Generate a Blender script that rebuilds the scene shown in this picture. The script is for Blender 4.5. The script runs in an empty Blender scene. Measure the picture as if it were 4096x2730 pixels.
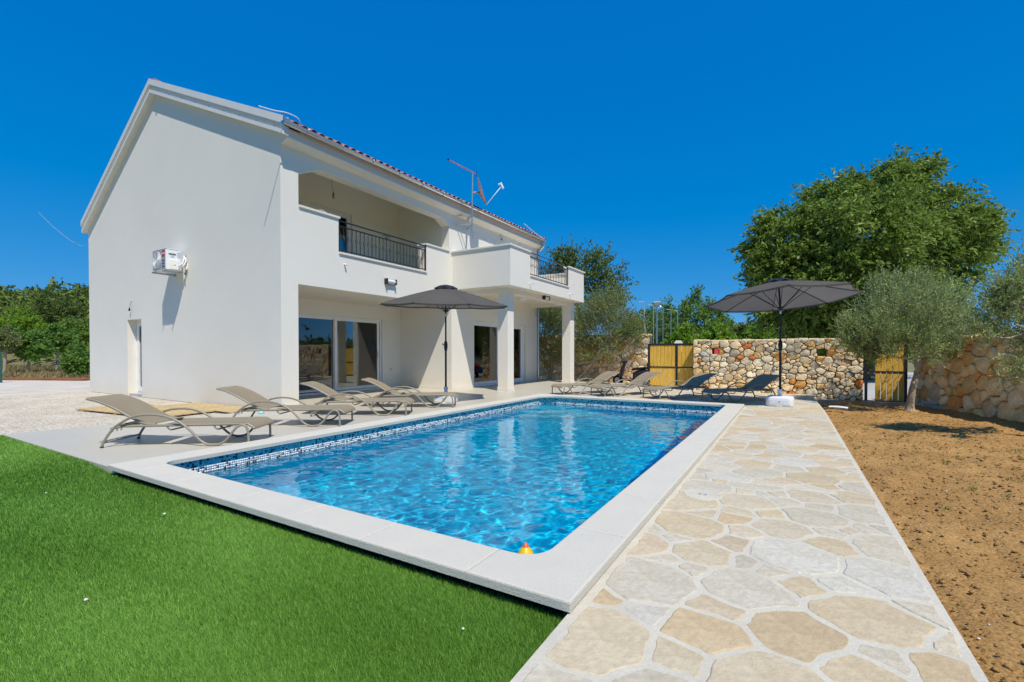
import bpy, bmesh, math, random
import numpy as np
from mathutils import Vector, Matrix
from mathutils.geometry import tessellate_polygon
from mathutils import noise as mnoise
random.seed(7); rng = np.random.default_rng(7)
S = bpy.context.scene
COL = S.collection
PI = math.pi

# ------------------------------------------------------------------ camera, sky, sun, exposure
cam = bpy.data.cameras.new('camera'); camo = bpy.data.objects.new('camera', cam); COL.objects.link(camo)
camo.location = (0, 0, 1.1); camo.rotation_euler = (PI/2 - .0124, 0, .538)
cam.sensor_width = 36; cam.lens = 16.358; cam.shift_y = .017
cam.clip_start = .05; cam.clip_end = 3000
S.camera = camo
SUNDIR = Vector((.513, -.357, 1.0)).normalized()
SUN_EL = math.asin(SUNDIR.z); SUN_AZ = math.atan2(SUNDIR.x, SUNDIR.y)
W = bpy.data.worlds.new('World'); S.world = W; W.use_nodes = True
nt = W.node_tree; nt.nodes.clear()
sky = nt.nodes.new('ShaderNodeTexSky'); sky.sky_type = 'NISHITA'; sky.sun_disc = False
sky.sun_elevation = SUN_EL; sky.sun_rotation = SUN_AZ
sky.altitude = 1500; sky.air_density = .6; sky.dust_density = 0; sky.ozone_density = 3.0
# one colour grade for the whole sky: deep, even Mediterranean blue
sep = nt.nodes.new('ShaderNodeSeparateColor'); cmb = nt.nodes.new('ShaderNodeCombineColor'); nt.links.new(sky.outputs[0], sep.inputs[0])
BGS = .13
def chan(i, off, gain, power):
    a = nt.nodes.new('ShaderNodeMath'); a.operation = 'MULTIPLY_ADD'; a.inputs[1].default_value = BGS; a.inputs[2].default_value = -off; nt.links.new(sep.outputs[i], a.inputs[0])
    m0 = nt.nodes.new('ShaderNodeMath'); m0.operation = 'MAXIMUM'; m0.inputs[1].default_value = .0005; nt.links.new(a.outputs[0], m0.inputs[0])
    p = nt.nodes.new('ShaderNodeMath'); p.operation = 'POWER'; p.inputs[1].default_value = power; nt.links.new(m0.outputs[0], p.inputs[0])
    m = nt.nodes.new('ShaderNodeMath'); m.operation = 'MULTIPLY'; m.inputs[1].default_value = gain/BGS; nt.links.new(p.outputs[0], m.inputs[0]); nt.links.new(m.outputs[0], cmb.inputs[i])
chan(0, .12, .325, 1.0); chan(1, 0, .43, .45); chan(2, 0, .725, .2)
bg = nt.nodes.new('ShaderNodeBackground'); bg.inputs['Strength'].default_value = BGS
wo = nt.nodes.new('ShaderNodeOutputWorld')
nt.links.new(cmb.outputs[0], bg.inputs[0]); nt.links.new(bg.outputs[0], wo.inputs[0])
sl = bpy.data.lights.new('sun', 'SUN'); sl.energy = 4.3; sl.angle = math.radians(.53); sl.color = (1, .935, .83)
slo = bpy.data.objects.new('sun', sl); COL.objects.link(slo); slo.location = (20, -15, 40)
slo.rotation_euler = (-SUNDIR).to_track_quat('-Z', 'Y').to_euler()
S.view_settings.view_transform = 'Standard'; S.view_settings.look = 'None'
S.view_settings.exposure = 0.06; S.view_settings.gamma = 1; S.view_settings.use_curve_mapping = False
S.render.engine = 'CYCLES'
cy = S.cycles
cy.max_bounces = 10; cy.diffuse_bounces = 6; cy.glossy_bounces = 4; cy.transmission_bounces = 8; cy.transparent_max_bounces = 24
cy.caustics_reflective = False; cy.caustics_refractive = True; cy.sample_clamp_indirect = 6
cy.use_denoising = True

# ------------------------------------------------------------------ materials
MATS = {}
def nodes(name):
    m = bpy.data.materials.new(name); m.use_nodes = True; t = m.node_tree
    b = t.nodes['Principled BSDF']; MATS[name] = m
    return m, t, b
def N(t, typ, **kw):
    n = t.nodes.new(typ)
    for k, v in kw.items():
        if k in n.inputs.keys(): n.inputs[k].default_value = v
        else: setattr(n, k, v)
    return n
def L(t, a, b): t.links.new(a, b)
def c4(c): return (c[0], c[1], c[2], 1)
def mat(name, col, rough=.6, var=.12, vscale=2.0, bump=0., bscale=60., metal=0., col2=None, spec=.5, fine=0., fscale=80., objcol=False, coord='Object', stretch=None, trans=0., sheen=0.):
    m, t, b = nodes(name)
    tc = N(t, 'ShaderNodeTexCoord'); src = tc.outputs[coord]
    if stretch:
        mp = N(t, 'ShaderNodeMapping'); mp.inputs['Scale'].default_value = stretch; L(t, src, mp.inputs[0]); src = mp.outputs[0]
    n1 = N(t, 'ShaderNodeTexNoise', Scale=vscale, Detail=6.0, Roughness=.6); L(t, src, n1.inputs['Vector'])
    r1 = N(t, 'ShaderNodeMapRange'); r1.inputs['From Min'].default_value = .3; r1.inputs['From Max'].default_value = .7; L(t, n1.outputs[0], r1.inputs[0])
    mx = N(t, 'ShaderNodeMix', data_type='RGBA'); L(t, r1.outputs[0], mx.inputs[0])
    if objcol:
        oi = N(t, 'ShaderNodeObjectInfo')
        lo = N(t, 'ShaderNodeMix', data_type='RGBA', blend_type='MULTIPLY'); lo.inputs[0].default_value = 1; lo.inputs[7].default_value = c4([1-var]*3); L(t, oi.outputs['Color'], lo.inputs[6])
        hi = N(t, 'ShaderNodeMix', data_type='RGBA', blend_type='MULTIPLY'); hi.inputs[0].default_value = 1; hi.inputs[7].default_value = c4([1+var]*3); L(t, oi.outputs['Color'], hi.inputs[6])
        if col2: hi.inputs[7].default_value = c4(col2)
        L(t, lo.outputs[2], mx.inputs[6]); L(t, hi.outputs[2], mx.inputs[7])
    else:
        mx.inputs[6].default_value = c4([v*(1-var) for v in col]); mx.inputs[7].default_value = c4(col2 if col2 else [min(1, v*(1+var)) for v in col])
    out = mx.outputs[2]
    if fine:
        n2 = N(t, 'ShaderNodeTexNoise', Scale=fscale, Detail=3.0); L(t, src, n2.inputs['Vector'])
        r2 = N(t, 'ShaderNodeMapRange'); r2.inputs['From Min'].default_value = .3; r2.inputs['From Max'].default_value = .7
        r2.inputs['To Min'].default_value = 1-fine; r2.inputs['To Max'].default_value = 1+fine; L(t, n2.outputs[0], r2.inputs[0])
        mm = N(t, 'ShaderNodeMix', data_type='RGBA', blend_type='MULTIPLY'); mm.inputs[0].default_value = 1
        L(t, out, mm.inputs[6]); L(t, r2.outputs[0], mm.inputs[7]); out = mm.outputs[2]
    L(t, out, b.inputs['Base Color'])
    b.inputs['Roughness'].default_value = rough; b.inputs['Metallic'].default_value = metal; b.inputs['Specular IOR Level'].default_value = spec
    if sheen: b.inputs['Sheen Weight'].default_value = sheen
    if bump:
        nb = N(t, 'ShaderNodeTexNoise', Scale=bscale, Detail=8.0, Roughness=.65); L(t, src, nb.inputs['Vector'])
        bp = N(t, 'ShaderNodeBump', Strength=bump, Distance=.02); L(t, nb.outputs[0], bp.inputs['Height']); L(t, bp.outputs[0], b.inputs['Normal'])
    if trans:
        tr = N(t, 'ShaderNodeBsdfTranslucent'); L(t, out, tr.inputs[0]); ms = N(t, 'ShaderNodeMixShader'); ms.inputs[0].default_value = trans
        o = t.nodes['Material Output']; L(t, b.outputs[0], ms.inputs[1]); L(t, tr.outputs[0], ms.inputs[2]); L(t, ms.outputs[0], o.inputs[0])
    return m
def leafmat(name, a, b_, rough=.6, trans=.35, spec=.2, back=None):
    """leaves: colour varies from leaf to leaf (attribute 'tone'), light shines through"""
    m, t, b = nodes(name)
    at = N(t, 'ShaderNodeAttribute', attribute_name='tone')
    mx = N(t, 'ShaderNodeMix', data_type='RGBA'); mx.inputs[6].default_value = c4(a); mx.inputs[7].default_value = c4(b_); L(t, at.outputs['Fac'], mx.inputs[0])
    out = mx.outputs[2]
    if back:
        g = N(t, 'ShaderNodeNewGeometry'); m2 = N(t, 'ShaderNodeMix', data_type='RGBA'); m2.inputs[7].default_value = c4(back)
        L(t, g.outputs['Backfacing'], m2.inputs[0]); L(t, out, m2.inputs[6]); out = m2.outputs[2]
    L(t, out, b.inputs['Base Color']); b.inputs['Roughness'].default_value = rough; b.inputs['Specular IOR Level'].default_value = spec
    tr = N(t, 'ShaderNodeBsdfTranslucent'); L(t, out, tr.inputs[0]); ms = N(t, 'ShaderNodeMixShader'); ms.inputs[0].default_value = trans
    o = t.nodes['Material Output']; L(t, b.outputs[0], ms.inputs[1]); L(t, tr.outputs[0], ms.inputs[2]); L(t, ms.outputs[0], o.inputs[0])
    return m

mat('stucco', (0.825, 0.787, 0.7), .85, .025, .6, bump=.35, bscale=140, spec=.2)
def base_stain(name, z0, z1, tint, amount):
    """soil splashed on the foot of a rendered wall: an uneven tan band"""
    t = MATS[name].node_tree; b = t.nodes['Principled BSDF']; src = b.inputs['Base Color'].links[0].from_socket
    tc = N(t, 'ShaderNodeTexCoord'); sp = N(t, 'ShaderNodeSeparateXYZ'); L(t, tc.outputs['Object'], sp.inputs[0])
    n = N(t, 'ShaderNodeTexNoise', Scale=1.7, Detail=7.0, Roughness=.7); L(t, tc.outputs['Object'], n.inputs['Vector'])
    ad = N(t, 'ShaderNodeMath', operation='MULTIPLY_ADD'); ad.inputs[1].default_value = -.9; L(t, n.outputs[0], ad.inputs[0]); L(t, sp.outputs['Z'], ad.inputs[2])
    mr = N(t, 'ShaderNodeMapRange'); mr.inputs['From Min'].default_value = z0-.45; mr.inputs['From Max'].default_value = z1-.45; mr.inputs['To Min'].default_value = amount; mr.inputs['To Max'].default_value = 0; L(t, ad.outputs[0], mr.inputs[0])
    mx = N(t, 'ShaderNodeMix', data_type='RGBA', blend_type='MULTIPLY'); mx.inputs[7].default_value = c4(tint); L(t, mr.outputs[0], mx.inputs[0]); L(t, src, mx.inputs[6]); L(t, mx.outputs[2], b.inputs['Base Color'])
base_stain('stucco', -.12, .45, (.94, .86, .70), .45)
mat('stucco_in', (0.86, 0.84, 0.72), .9, .02, .6, spec=.2)
mat('stone_white', (0.75, 0.72, 0.66), .6, .04, 3, bump=.15, bscale=120, spec=.3)
mat('coping', (0.665, 0.632, 0.54), .75, .07, 3.5, bump=.5, bscale=110, fine=.06, fscale=160, spec=.25, col2=(0.675, 0.622, 0.515))
mat('coping_edge', (.52, .52, .51), .7, .1, 6, bump=.2, bscale=80)
mat('terrace', (0.535, 0.5, 0.415), .42, .05, .9, bump=.02, bscale=20, spec=.4, col2=(0.55, 0.505, 0.405))
mat('grout', (0.585, 0.54, 0.435), .9, .08, 4, bump=.3, bscale=50, fine=.05, spec=.2)
mat('flagstone', (1, 1, 1), .8, .10, 4.5, bump=.6, bscale=20, objcol=True, col2=(1.06, 1.10, 1.18), fine=.10, fscale=26, spec=.2)
mat('wallstone', (1, 1, 1), .9, .24, 7, bump=1.0, bscale=13, objcol=True, col2=(1.25, 1.24, 1.2), fine=.16, fscale=40, spec=.15)
mat('mortar', (0.14, 0.105, 0.065), .95, .2, 6, bump=.6, bscale=40)
mat('soil', (0.4, 0.222, 0.076), .95, .2, 1.3, bump=1.0, bscale=30, fine=.34, fscale=60, spec=.1, col2=(0.47, 0.275, 0.1))
mat('gravel', (0.65, 0.575, 0.465), .9, .14, 1.2, bump=1.0, bscale=45, fine=.2, fscale=38, spec=.15, col2=(0.71, 0.645, 0.545))
mat('drygrass', (.34, .25, .11), .95, .3, .25, bump=.6, bscale=3, fine=.2, fscale=6, col2=(.16, .19, .05))
mat('road', (.45, .43, .39), .95, .1, .3, fine=.1, fscale=8)
mat('rubber_gap_black', (.012, .012, .012), .9, .1, spec=.08)  # rubber parts; also paints the shade in the gaps under coping and wall
mat('turf_base', (.018, .05, .010), .95, .3, 6)
mat('white_pvc', (0.83, 0.84, 0.84), .35, .02)
mat('white_plastic', (.78, .79, .80), .38, .02, spec=.5)
mat('zinc', (0.62, 0.66, 0.69), .32, .08, 3, metal=1)
mat('galv', (.50, .54, .57), .42, .1, 8, metal=1)
mat('painted_grey', (0.74, 0.725, 0.67), .4, .04, 3)
mat('roof_tile', (0.5, 0.16, 0.08), .8, .3, 2.5, bump=.3, bscale=40, fine=.1, fscale=30, spec=.1)
mat('iron', (.018, .018, .022), .45, .1, spec=.5)
mat('black_plastic', (.015, .015, .017), .4, .1)
mat('sling', (0.335, 0.275, 0.185), .8, .05, 3, bump=.25, bscale=420, fine=.05, fscale=300, spec=.25, trans=.12)
mat('frame_paint', (0.3, 0.265, 0.195), .38, .05, 3, spec=.5)
mat('canopy', (0.172, 0.162, 0.15), .9, .06, 1.5, bump=.15, bscale=300, trans=.55, spec=.15)
mat('pole_black', (.014, .015, .018), .42, .1)
mat('aluminium', (.7, .72, .74), .25, .05, metal=1)
mat('pine', (0.86, 0.47, 0.055), .6, .22, 3.0, stretch=(14, 14, 1.2), bump=.15, bscale=8, fine=.12, fscale=5, col2=(0.9, 0.56, 0.09), spec=.3)
mat('deck_wood', (0.52, 0.37, 0.17), .75, .25, 3.0, stretch=(1.2, 14, 14), bump=.2, bscale=8, fine=.15, fscale=6, col2=(0.62, 0.47, 0.25), spec=.2)
mat('concrete', (0.46, 0.45, 0.42), .9, .15, 3, bump=.5, bscale=30, fine=.1)
mat('bark', (.20, .165, .125), .9, .35, 7, bump=1.0, bscale=22, stretch=(1, 1, .35))
mat('bark_pale', (.36, .30, .215), .9, .3, 7, bump=1.0, bscale=22, stretch=(1, 1, .35))
mat('floor_tile', (0.5, 0.48, 0.42), .5, .1, 2)
mat('dark_room', (.16, .15, .14), .8, .05)
mat('room_wall', (0.66, 0.63, 0.57), .85, .03)
mat('room_floor', (0.42, 0.38, 0.32), .5, .1, 2)
mat('cabinet', (.38, .24, .11), .5, .15, 4, stretch=(8, 8, .8))
mat('tv_black', (.02, .02, .022), .25, .05)
mat('red_paint', (.55, .03, .02), .35, .05)
mat('yellow', (.85, .52, .01), .4, .05)
mat('orange_red', (.72, .12, .02), .4, .05)
mat('label_white', (.8, .82, .84), .5, .02)
mat('label_yellow', (.75, .62, .02), .5, .02)
mat('label_blue', (.45, .55, .66), .5, .02)
mat('silver_grey', (0.36, 0.37, 0.38), .45, .03)
mat('green_paint', (.02, .10, .07), .5, .1)
mat('pebble', (.72, .68, .60), .8, .1, 20)
mat('towel', (.78, .76, .72), .9, .05, 20, bump=.3, bscale=120)
mat('blue_plastic', (.05, .25, .55), .4, .05)
mat('cyan_plastic', (.30, .68, .78), .4, .05)
mat('liner', (0.0015, 0.5, 0.78), .5, .06, .9, spec=.3, col2=(0.003, 0.55, 0.8))
mat('step_white', (.10, .60, .78), .6, .04)
for nm, c in (('tile_white', (.74, .77, .78)), ('tile_grey', (.44, .49, .52)), ('tile_dark', (.035, .06, .085)), ('tile_mid', (.60, .65, .68))):
    mat(nm, c, .15, .04, 8, spec=.6)
mat('tile_grout', (.70, .72, .72), .8, .03)
# pale timber-like hills, terrain
mat('hill_ground', (.10, .12, .04), .95, .35, .05, fine=.25, fscale=.8, col2=(.20, .17, .07))
mat('red_soil', (.24, .09, .03), .95, .2, 1.5, bump=.6, bscale=8, fine=.2, fscale=10)
def glass_mat(name, tint=(.80, .86, .86), ior=1.5, boost=1.0):
    m, t, b = nodes(name); t.nodes.remove(b)
    tr = N(t, 'ShaderNodeBsdfTransparent'); tr.inputs[0].default_value = c4(tint)
    gl = N(t, 'ShaderNodeBsdfGlossy'); gl.inputs['Roughness'].default_value = 0.0; gl.inputs[0].default_value = (1, 1, 1, 1)
    fr = N(t, 'ShaderNodeFresnel', IOR=ior); mt = N(t, 'ShaderNodeMath', operation='MULTIPLY'); mt.inputs[1].default_value = boost; mt.use_clamp = True
    ms = N(t, 'ShaderNodeMixShader'); o = t.nodes['Material Output']
    L(t, fr.outputs[0], mt.inputs[0]); L(t, mt.outputs[0], ms.inputs[0]); L(t, tr.outputs[0], ms.inputs[1]); L(t, gl.outputs[0], ms.inputs[2]); L(t, ms.outputs[0], o.inputs[0])
    return m
glass_mat('glass', (.68, .72, .72), 1.52, 1.5)
def water_mat():
    m, t, b = nodes('water'); b.inputs['Base Color'].default_value = (.55, .96, 1, 1); b.inputs['Roughness'].default_value = 0
    b.inputs['IOR'].default_value = 1.33; b.inputs['Transmission Weight'].default_value = 1; b.inputs['Specular IOR Level'].default_value = .22
    return m
water_mat()
leafmat('leaf_big', (0.095, 0.165, 0.02), (0.34, 0.45, 0.09), .42, .38)
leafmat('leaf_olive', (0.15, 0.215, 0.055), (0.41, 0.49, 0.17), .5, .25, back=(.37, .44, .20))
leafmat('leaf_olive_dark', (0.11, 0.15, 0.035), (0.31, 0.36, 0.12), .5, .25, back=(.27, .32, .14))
leafmat('leaf_fig', (0.1, 0.22, 0.03), (0.25, 0.4, 0.09), .45, .4)
leafmat('leaf_bright', (0.16, 0.29, 0.02), (0.32, 0.47, 0.06), .5, .4)
leafmat('leaf_mid', (0.1, 0.2, 0.03), (0.25, 0.37, 0.07), .5, .35)
leafmat('leaf_wood', (0.1, 0.16, 0.03), (0.25, 0.31, 0.07), .6, .3)
leafmat('leaf_dark', (0.075, 0.12, 0.025), (0.2, 0.26, 0.065), .5, .3)
leafmat('grass_blade', (0.1, 0.26, 0.014), (0.43, 0.72, 0.15), .55, .35, spec=.3)
leafmat('weed', (.07, .16, .02), (.14, .26, .05), .6, .3)
leafmat('dry_blade', (.25, .19, .08), (.36, .28, .12), .7, .3)

# ------------------------------------------------------------------ mesh helpers
class MB:
    def __init__(s): s.v = []; s.f = []; s.m = []; s.cur = 0
    def add(s, vs, fs):
        o = len(s.v); s.v += [tuple(map(float, p)) for p in vs]
        for f in fs: s.f.append(tuple(i+o for i in f)); s.m.append(s.cur)
        return s
    def box(s, x0, x1, y0, y1, z0, z1):
        return s.add([(x0,y0,z0),(x1,y0,z0),(x1,y1,z0),(x0,y1,z0),(x0,y0,z1),(x1,y0,z1),(x1,y1,z1),(x0,y1,z1)],
                     [(0,3,2,1),(4,5,6,7),(0,1,5,4),(1,2,6,5),(2,3,7,6),(3,0,4,7)])
    def bbox(s, x0, x1, y0, y1, z0, z1, b=.01):
        """box with chamfered edges"""
        if min(x1-x0, y1-y0, z1-z0) < 2.2*b: b = min(x1-x0, y1-y0, z1-z0)/2.3
        vs = []; X = (x0, x1); Y = (y0, y1); Z = (z0, z1)
        for i in (0,1):
            for j in (0,1):
                for k in (0,1):
                    sx = b if i == 0 else -b; sy = b if j == 0 else -b; sz = b if k == 0 else -b
                    vs += [(X[i], Y[j]+sy, Z[k]+sz), (X[i]+sx, Y[j], Z[k]+sz), (X[i]+sx, Y[j]+sy, Z[k])]
        q = lambda i,j,k,a: (i*4+j*2+k)*3+a
        fs = [(q(0,0,0,0),q(0,0,1,0),q(0,1,1,0),q(0,1,0,0)),(q(1,0,0,0),q(1,1,0,0),q(1,1,1,0),q(1,0,1,0)),
              (q(0,0,0,1),q(1,0,0,1),q(1,0,1,1),q(0,0,1,1)),(q(0,1,0,1),q(0,1,1,1),q(1,1,1,1),q(1,1,0,1)),
              (q(0,0,0,2),q(0,1,0,2),q(1,1,0,2),q(1,0,0,2)),(q(0,0,1,2),q(1,0,1,2),q(1,1,1,2),q(0,1,1,2))]
        for j in (0,1):
            for k in (0,1): fs.append((q(0,j,k,1),q(1,j,k,1),q(1,j,k,2),q(0,j,k,2)))
        for i in (0,1):
            for k in (0,1): fs.append((q(i,0,k,0),q(i,1,k,0),q(i,1,k,2),q(i,0,k,2)))
        for i in (0,1):
            for j in (0,1): fs.append((q(i,j,0,0),q(i,j,1,0),q(i,j,1,1),q(i,j,0,1)))
        for i in (0,1):
            for j in (0,1):
                for k in (0,1): fs.append((q(i,j,k,0),q(i,j,k,1),q(i,j,k,2)))
        return s.add(vs, fs)
    def tube(s, pts, r, n=8, cap=True, flat=1.0):
        P = [Vector(p) for p in pts]; R = r if hasattr(r, '__len__') else [r]*len(P)
        vs = []; prev = None
        for i, p in enumerate(P):
            d = (P[min(i+1, len(P)-1)] - P[max(i-1, 0)])
            d = d.normalized() if d.length > 1e-9 else Vector((0,0,1))
            if prev is None:
                a = d.cross(Vector((0,0,1)))
                if a.length < 1e-3: a = d.cross(Vector((0,1,0)))
                a.normalize()
            else:
                a = prev - d*prev.dot(d); a = a.normalized() if a.length > 1e-6 else d.orthogonal().normalized()
            prev = a; b = d.cross(a)
            for k in range(n):
                t = 2*PI*k/n; vs.append(p + a*(math.cos(t)*R[i]) + b*(math.sin(t)*R[i]*flat))
        fs = []
        for i in range(len(P)-1):
            for k in range(n):
                fs.append((i*n+k, i*n+(k+1)%n, (i+1)*n+(k+1)%n, (i+1)*n+k))
        if cap: fs += [tuple(range(n-1,-1,-1)), tuple((len(P)-1)*n+k for k in range(n))]
        return s.add(vs, fs)
    def lathe(s, prof, c=(0,0,0), n=16):
        vs = []; fs = []
        for r, z in prof:
            for k in range(n): vs.append((c[0]+r*math.cos(2*PI*k/n), c[1]+r*math.sin(2*PI*k/n), c[2]+z))
        for i in range(len(prof)-1):
            for k in range(n): fs.append((i*n+k, i*n+(k+1)%n, (i+1)*n+(k+1)%n, (i+1)*n+k))
        fs += [tuple(range(n-1,-1,-1)), tuple((len(prof)-1)*n+k for k in range(n))]
        return s.add(vs, fs)
    def prism(s, poly, axis, a, b, holes=()):
        """extrude a 2-D polygon: axis 'x' -> poly is (y,z), 'y' -> (x,z), 'z' -> (x,y)"""
        mp = {'x': lambda p, t: (t, p[0], p[1]), 'y': lambda p, t: (p[0], t, p[1]), 'z': lambda p, t: (p[0], p[1], t)}[axis]
        loops = [list(poly)] + [list(h) for h in holes]
        flat = [p for l in loops for p in l]; n = len(flat)
        tri = tessellate_polygon([[Vector((p[0], p[1], 0)) for p in l] for l in loops])
        vs = [mp(p, a) for p in flat] + [mp(p, b) for p in flat]; fs = []
        for t in tri: fs.append(tuple(t)); fs.append(tuple(i+n for i in reversed(t)))
        o = 0
        for l in loops:
            k = len(l)
            for i in range(k): fs.append((o+i, o+(i+1)%k, n+o+(i+1)%k, n+o+i))
            o += k
        return s.add(vs, fs)
    def build(s, name, mats, parent=None, smooth=False, loc=None, rot=None, fix=True, autos=None):
        me = bpy.data.meshes.new(name); me.from_pydata(s.v, [], s.f)
        if isinstance(mats, str): mats = [mats]
        for m in mats: me.materials.append(MATS[m])
        if len(mats) > 1: me.polygons.foreach_set('material_index', s.m)
        if fix:
            bm = bmesh.new(); bm.from_mesh(me); bmesh.ops.recalc_face_normals(bm, faces=bm.faces); bm.to_mesh(me); bm.free()
        if smooth: me.polygons.foreach_set('use_smooth', [True]*len(me.polygons))
        if autos is not None and smooth:
            me.set_sharp_from_angle(angle=math.radians(autos))
        me.update()
        o = bpy.data.objects.new(name, me); COL.objects.link(o)
        if parent is not None: o.parent = parent
        if loc: o.location = loc
        if rot: o.rotation_euler = rot
        return o
def tag(o, label, cat, group=None):
    o['label'] = label; o['category'] = cat
    if group: o['group'] = group
    return o
def thing(name, label, cat, loc=(0,0,0), rz=0, group=None):
    o = bpy.data.objects.new(name, None); o.empty_display_size = .1; COL.objects.link(o); o.location = loc; o.rotation_euler = (0,0,rz)
    return tag(o, label, cat, group)
def struct(o): o['kind'] = 'structure'; return o
def stuff(o, label=None, cat=None):
    o['kind'] = 'stuff'
    if label: o['label'] = label
    if cat: o['category'] = cat
    return o
def copy_tree(o, parent=None):
    c = o.copy(); COL.objects.link(c); c.parent = parent
    for ch in list(o.children): copy_tree(ch, c)
    return c
def bez(pts, n=8):
    """smooth curve through points (Catmull-Rom)"""
    P = [Vector(p) for p in pts]; out = []
    for i in range(len(P)-1):
        p0 = P[max(i-1,0)]; p1 = P[i]; p2 = P[i+1]; p3 = P[min(i+2, len(P)-1)]
        for k in range(n):
            t = k/n; out.append(.5*((2*p1) + (p2-p0)*t + (2*p0-5*p1+4*p2-p3)*t*t + (3*p1-p0-3*p2+p3)*t**3))
    out.append(P[-1]); return out
def np_mesh(name, V, F, mat_names, parent=None, tone=None, smooth=False, midx=None):
    """mesh from numpy arrays; F is (n,3) or (n,4); tone: one value per vertex"""
    me = bpy.data.meshes.new(name); V = np.asarray(V, np.float32); F = np.asarray(F, np.int32); k = F.shape[1]
    me.vertices.add(len(V)); me.vertices.foreach_set('co', V.ravel())
    me.loops.add(F.size); me.loops.foreach_set('vertex_index', F.ravel())
    me.polygons.add(len(F)); me.polygons.foreach_set('loop_start', np.arange(0, F.size, k, dtype=np.int32))
    me.polygons.foreach_set('loop_total', np.full(len(F), k, np.int32))
    if midx is not None: me.polygons.foreach_set('material_index', np.asarray(midx, np.int32))
    if smooth: me.polygons.foreach_set('use_smooth', np.ones(len(F), bool))
    for m in ([mat_names] if isinstance(mat_names, str) else mat_names): me.materials.append(MATS[m])
    if tone is not None:
        a = me.attributes.new('tone', 'FLOAT', 'POINT'); a.data.foreach_set('value', np.asarray(tone, np.float32))
    me.update(calc_edges=True); me.validate()
    o = bpy.data.objects.new(name, me); COL.objects.link(o)
    if parent is not None: o.parent = parent
    return o
def clip_poly(poly, n, d):
    """keep the part of a convex 2-D polygon with n.p <= d"""
    out = []
    for i in range(len(poly)):
        a = poly[i]; b = poly[(i+1) % len(poly)]
        da = a[0]*n[0]+a[1]*n[1]-d; db = b[0]*n[0]+b[1]*n[1]-d
        if da <= 0: out.append(a)
        if da*db < 0:
            t = da/(da-db); out.append((a[0]+(b[0]-a[0])*t, a[1]+(b[1]-a[1])*t))
    return out
def cells(seeds, region, gap, asp=1.0, rad=None):
    """cells of the seeds inside a convex region (bigger where rad is bigger), pulled apart by a joint of width gap; asp stretches the metric in v"""
    S2 = [(p[0], p[1]*asp) for p in seeds]; A = np.array(S2); out = []
    for i, p in enumerate(S2):
        poly = [(q[0], q[1]*asp) for q in region]
        dist = ((A-A[i])**2).sum(1); order = np.argsort(dist)[1:26]
        for j in order:
            q = S2[j]; nx, ny = q[0]-p[0], q[1]-p[1]; l = math.hypot(nx, ny)
            if l < 1e-6: continue
            nx /= l; ny /= l
            sh = (rad[i]**2-rad[j]**2)/(2*l)*.9 if rad else 0
            poly = clip_poly(poly, (nx, ny), nx*(p[0]+q[0])/2+ny*(p[1]+q[1])/2+sh-gap/2)
            if len(poly) < 3: break
        out.append([(q[0], q[1]/asp) for q in poly] if len(poly) >= 3 else None)
    return out
def scatter(n, region, rmin, rmax, rnd, tries=30, rfun=None):
    """uneven seeds: each keeps its own random distance from the others; region is a convex polygon"""
    xs = [p[0] for p in region]; ys = [p[1] for p in region]; pts = []; rad = []
    for it in range(n*tries):
        p = (rnd.uniform(min(xs), max(xs)), rnd.uniform(min(ys), max(ys)))
        inside = True
        for i in range(len(region)):
            a = region[i]; b = region[(i+1) % len(region)]
            if (b[0]-a[0])*(p[1]-a[1])-(b[1]-a[1])*(p[0]-a[0]) < 0: inside = False; break
        if not inside: continue
        k = rfun(p) if rfun else 1
        r = (rmin+(rmax-rmin)*max(0, 1-it/(n*tries*.55))**1.2*rnd.uniform(.55, 1))*k
        if all(math.hypot(p[0]-q[0], p[1]-q[1]) > (r+s)/2 for q, s in zip(pts, rad)):
            pts.append(p); rad.append(r)
            if len(pts) >= n: break
    scatter.rad = [r/2 for r in rad]
    return pts
def rough_poly(poly, rnd, step=.06, amp=.006, chaikin=1, cut=.05, warp=0., wscale=6.):
    """split the edges of a polygon, shake them a little and round the corners"""
    P = list(poly)
    for _ in range(chaikin):
        Q = []
        for i in range(len(P)):
            a = P[i]; b = P[(i+1) % len(P)]
            l = math.hypot(b[0]-a[0], b[1]-a[1]); c = min(.2, cut/max(l, 1e-4))
            Q += [(a[0]+(b[0]-a[0])*c, a[1]+(b[1]-a[1])*c), (b[0]-(b[0]-a[0])*c, b[1]-(b[1]-a[1])*c)]
        P = Q
    Q = []
    for i in range(len(P)):
        a = P[i]; b = P[(i+1) % len(P)]; l = math.hypot(b[0]-a[0], b[1]-a[1]); k = max(1, int(l/step))
        for j in range(k):
            t = j/k; x, y = a[0]+(b[0]-a[0])*t, a[1]+(b[1]-a[1])*t
            if warp:
                w = mnoise.noise_vector(Vector((x*wscale, y*wscale, 3.3)))*warp + mnoise.noise_vector(Vector((x*wscale*3, y*wscale*3, 8.1)))*warp*.35; x += w.x; y += w.y
            Q.append((x+rnd.uniform(-amp, amp), y+rnd.uniform(-amp, amp)))
    return Q

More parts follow.
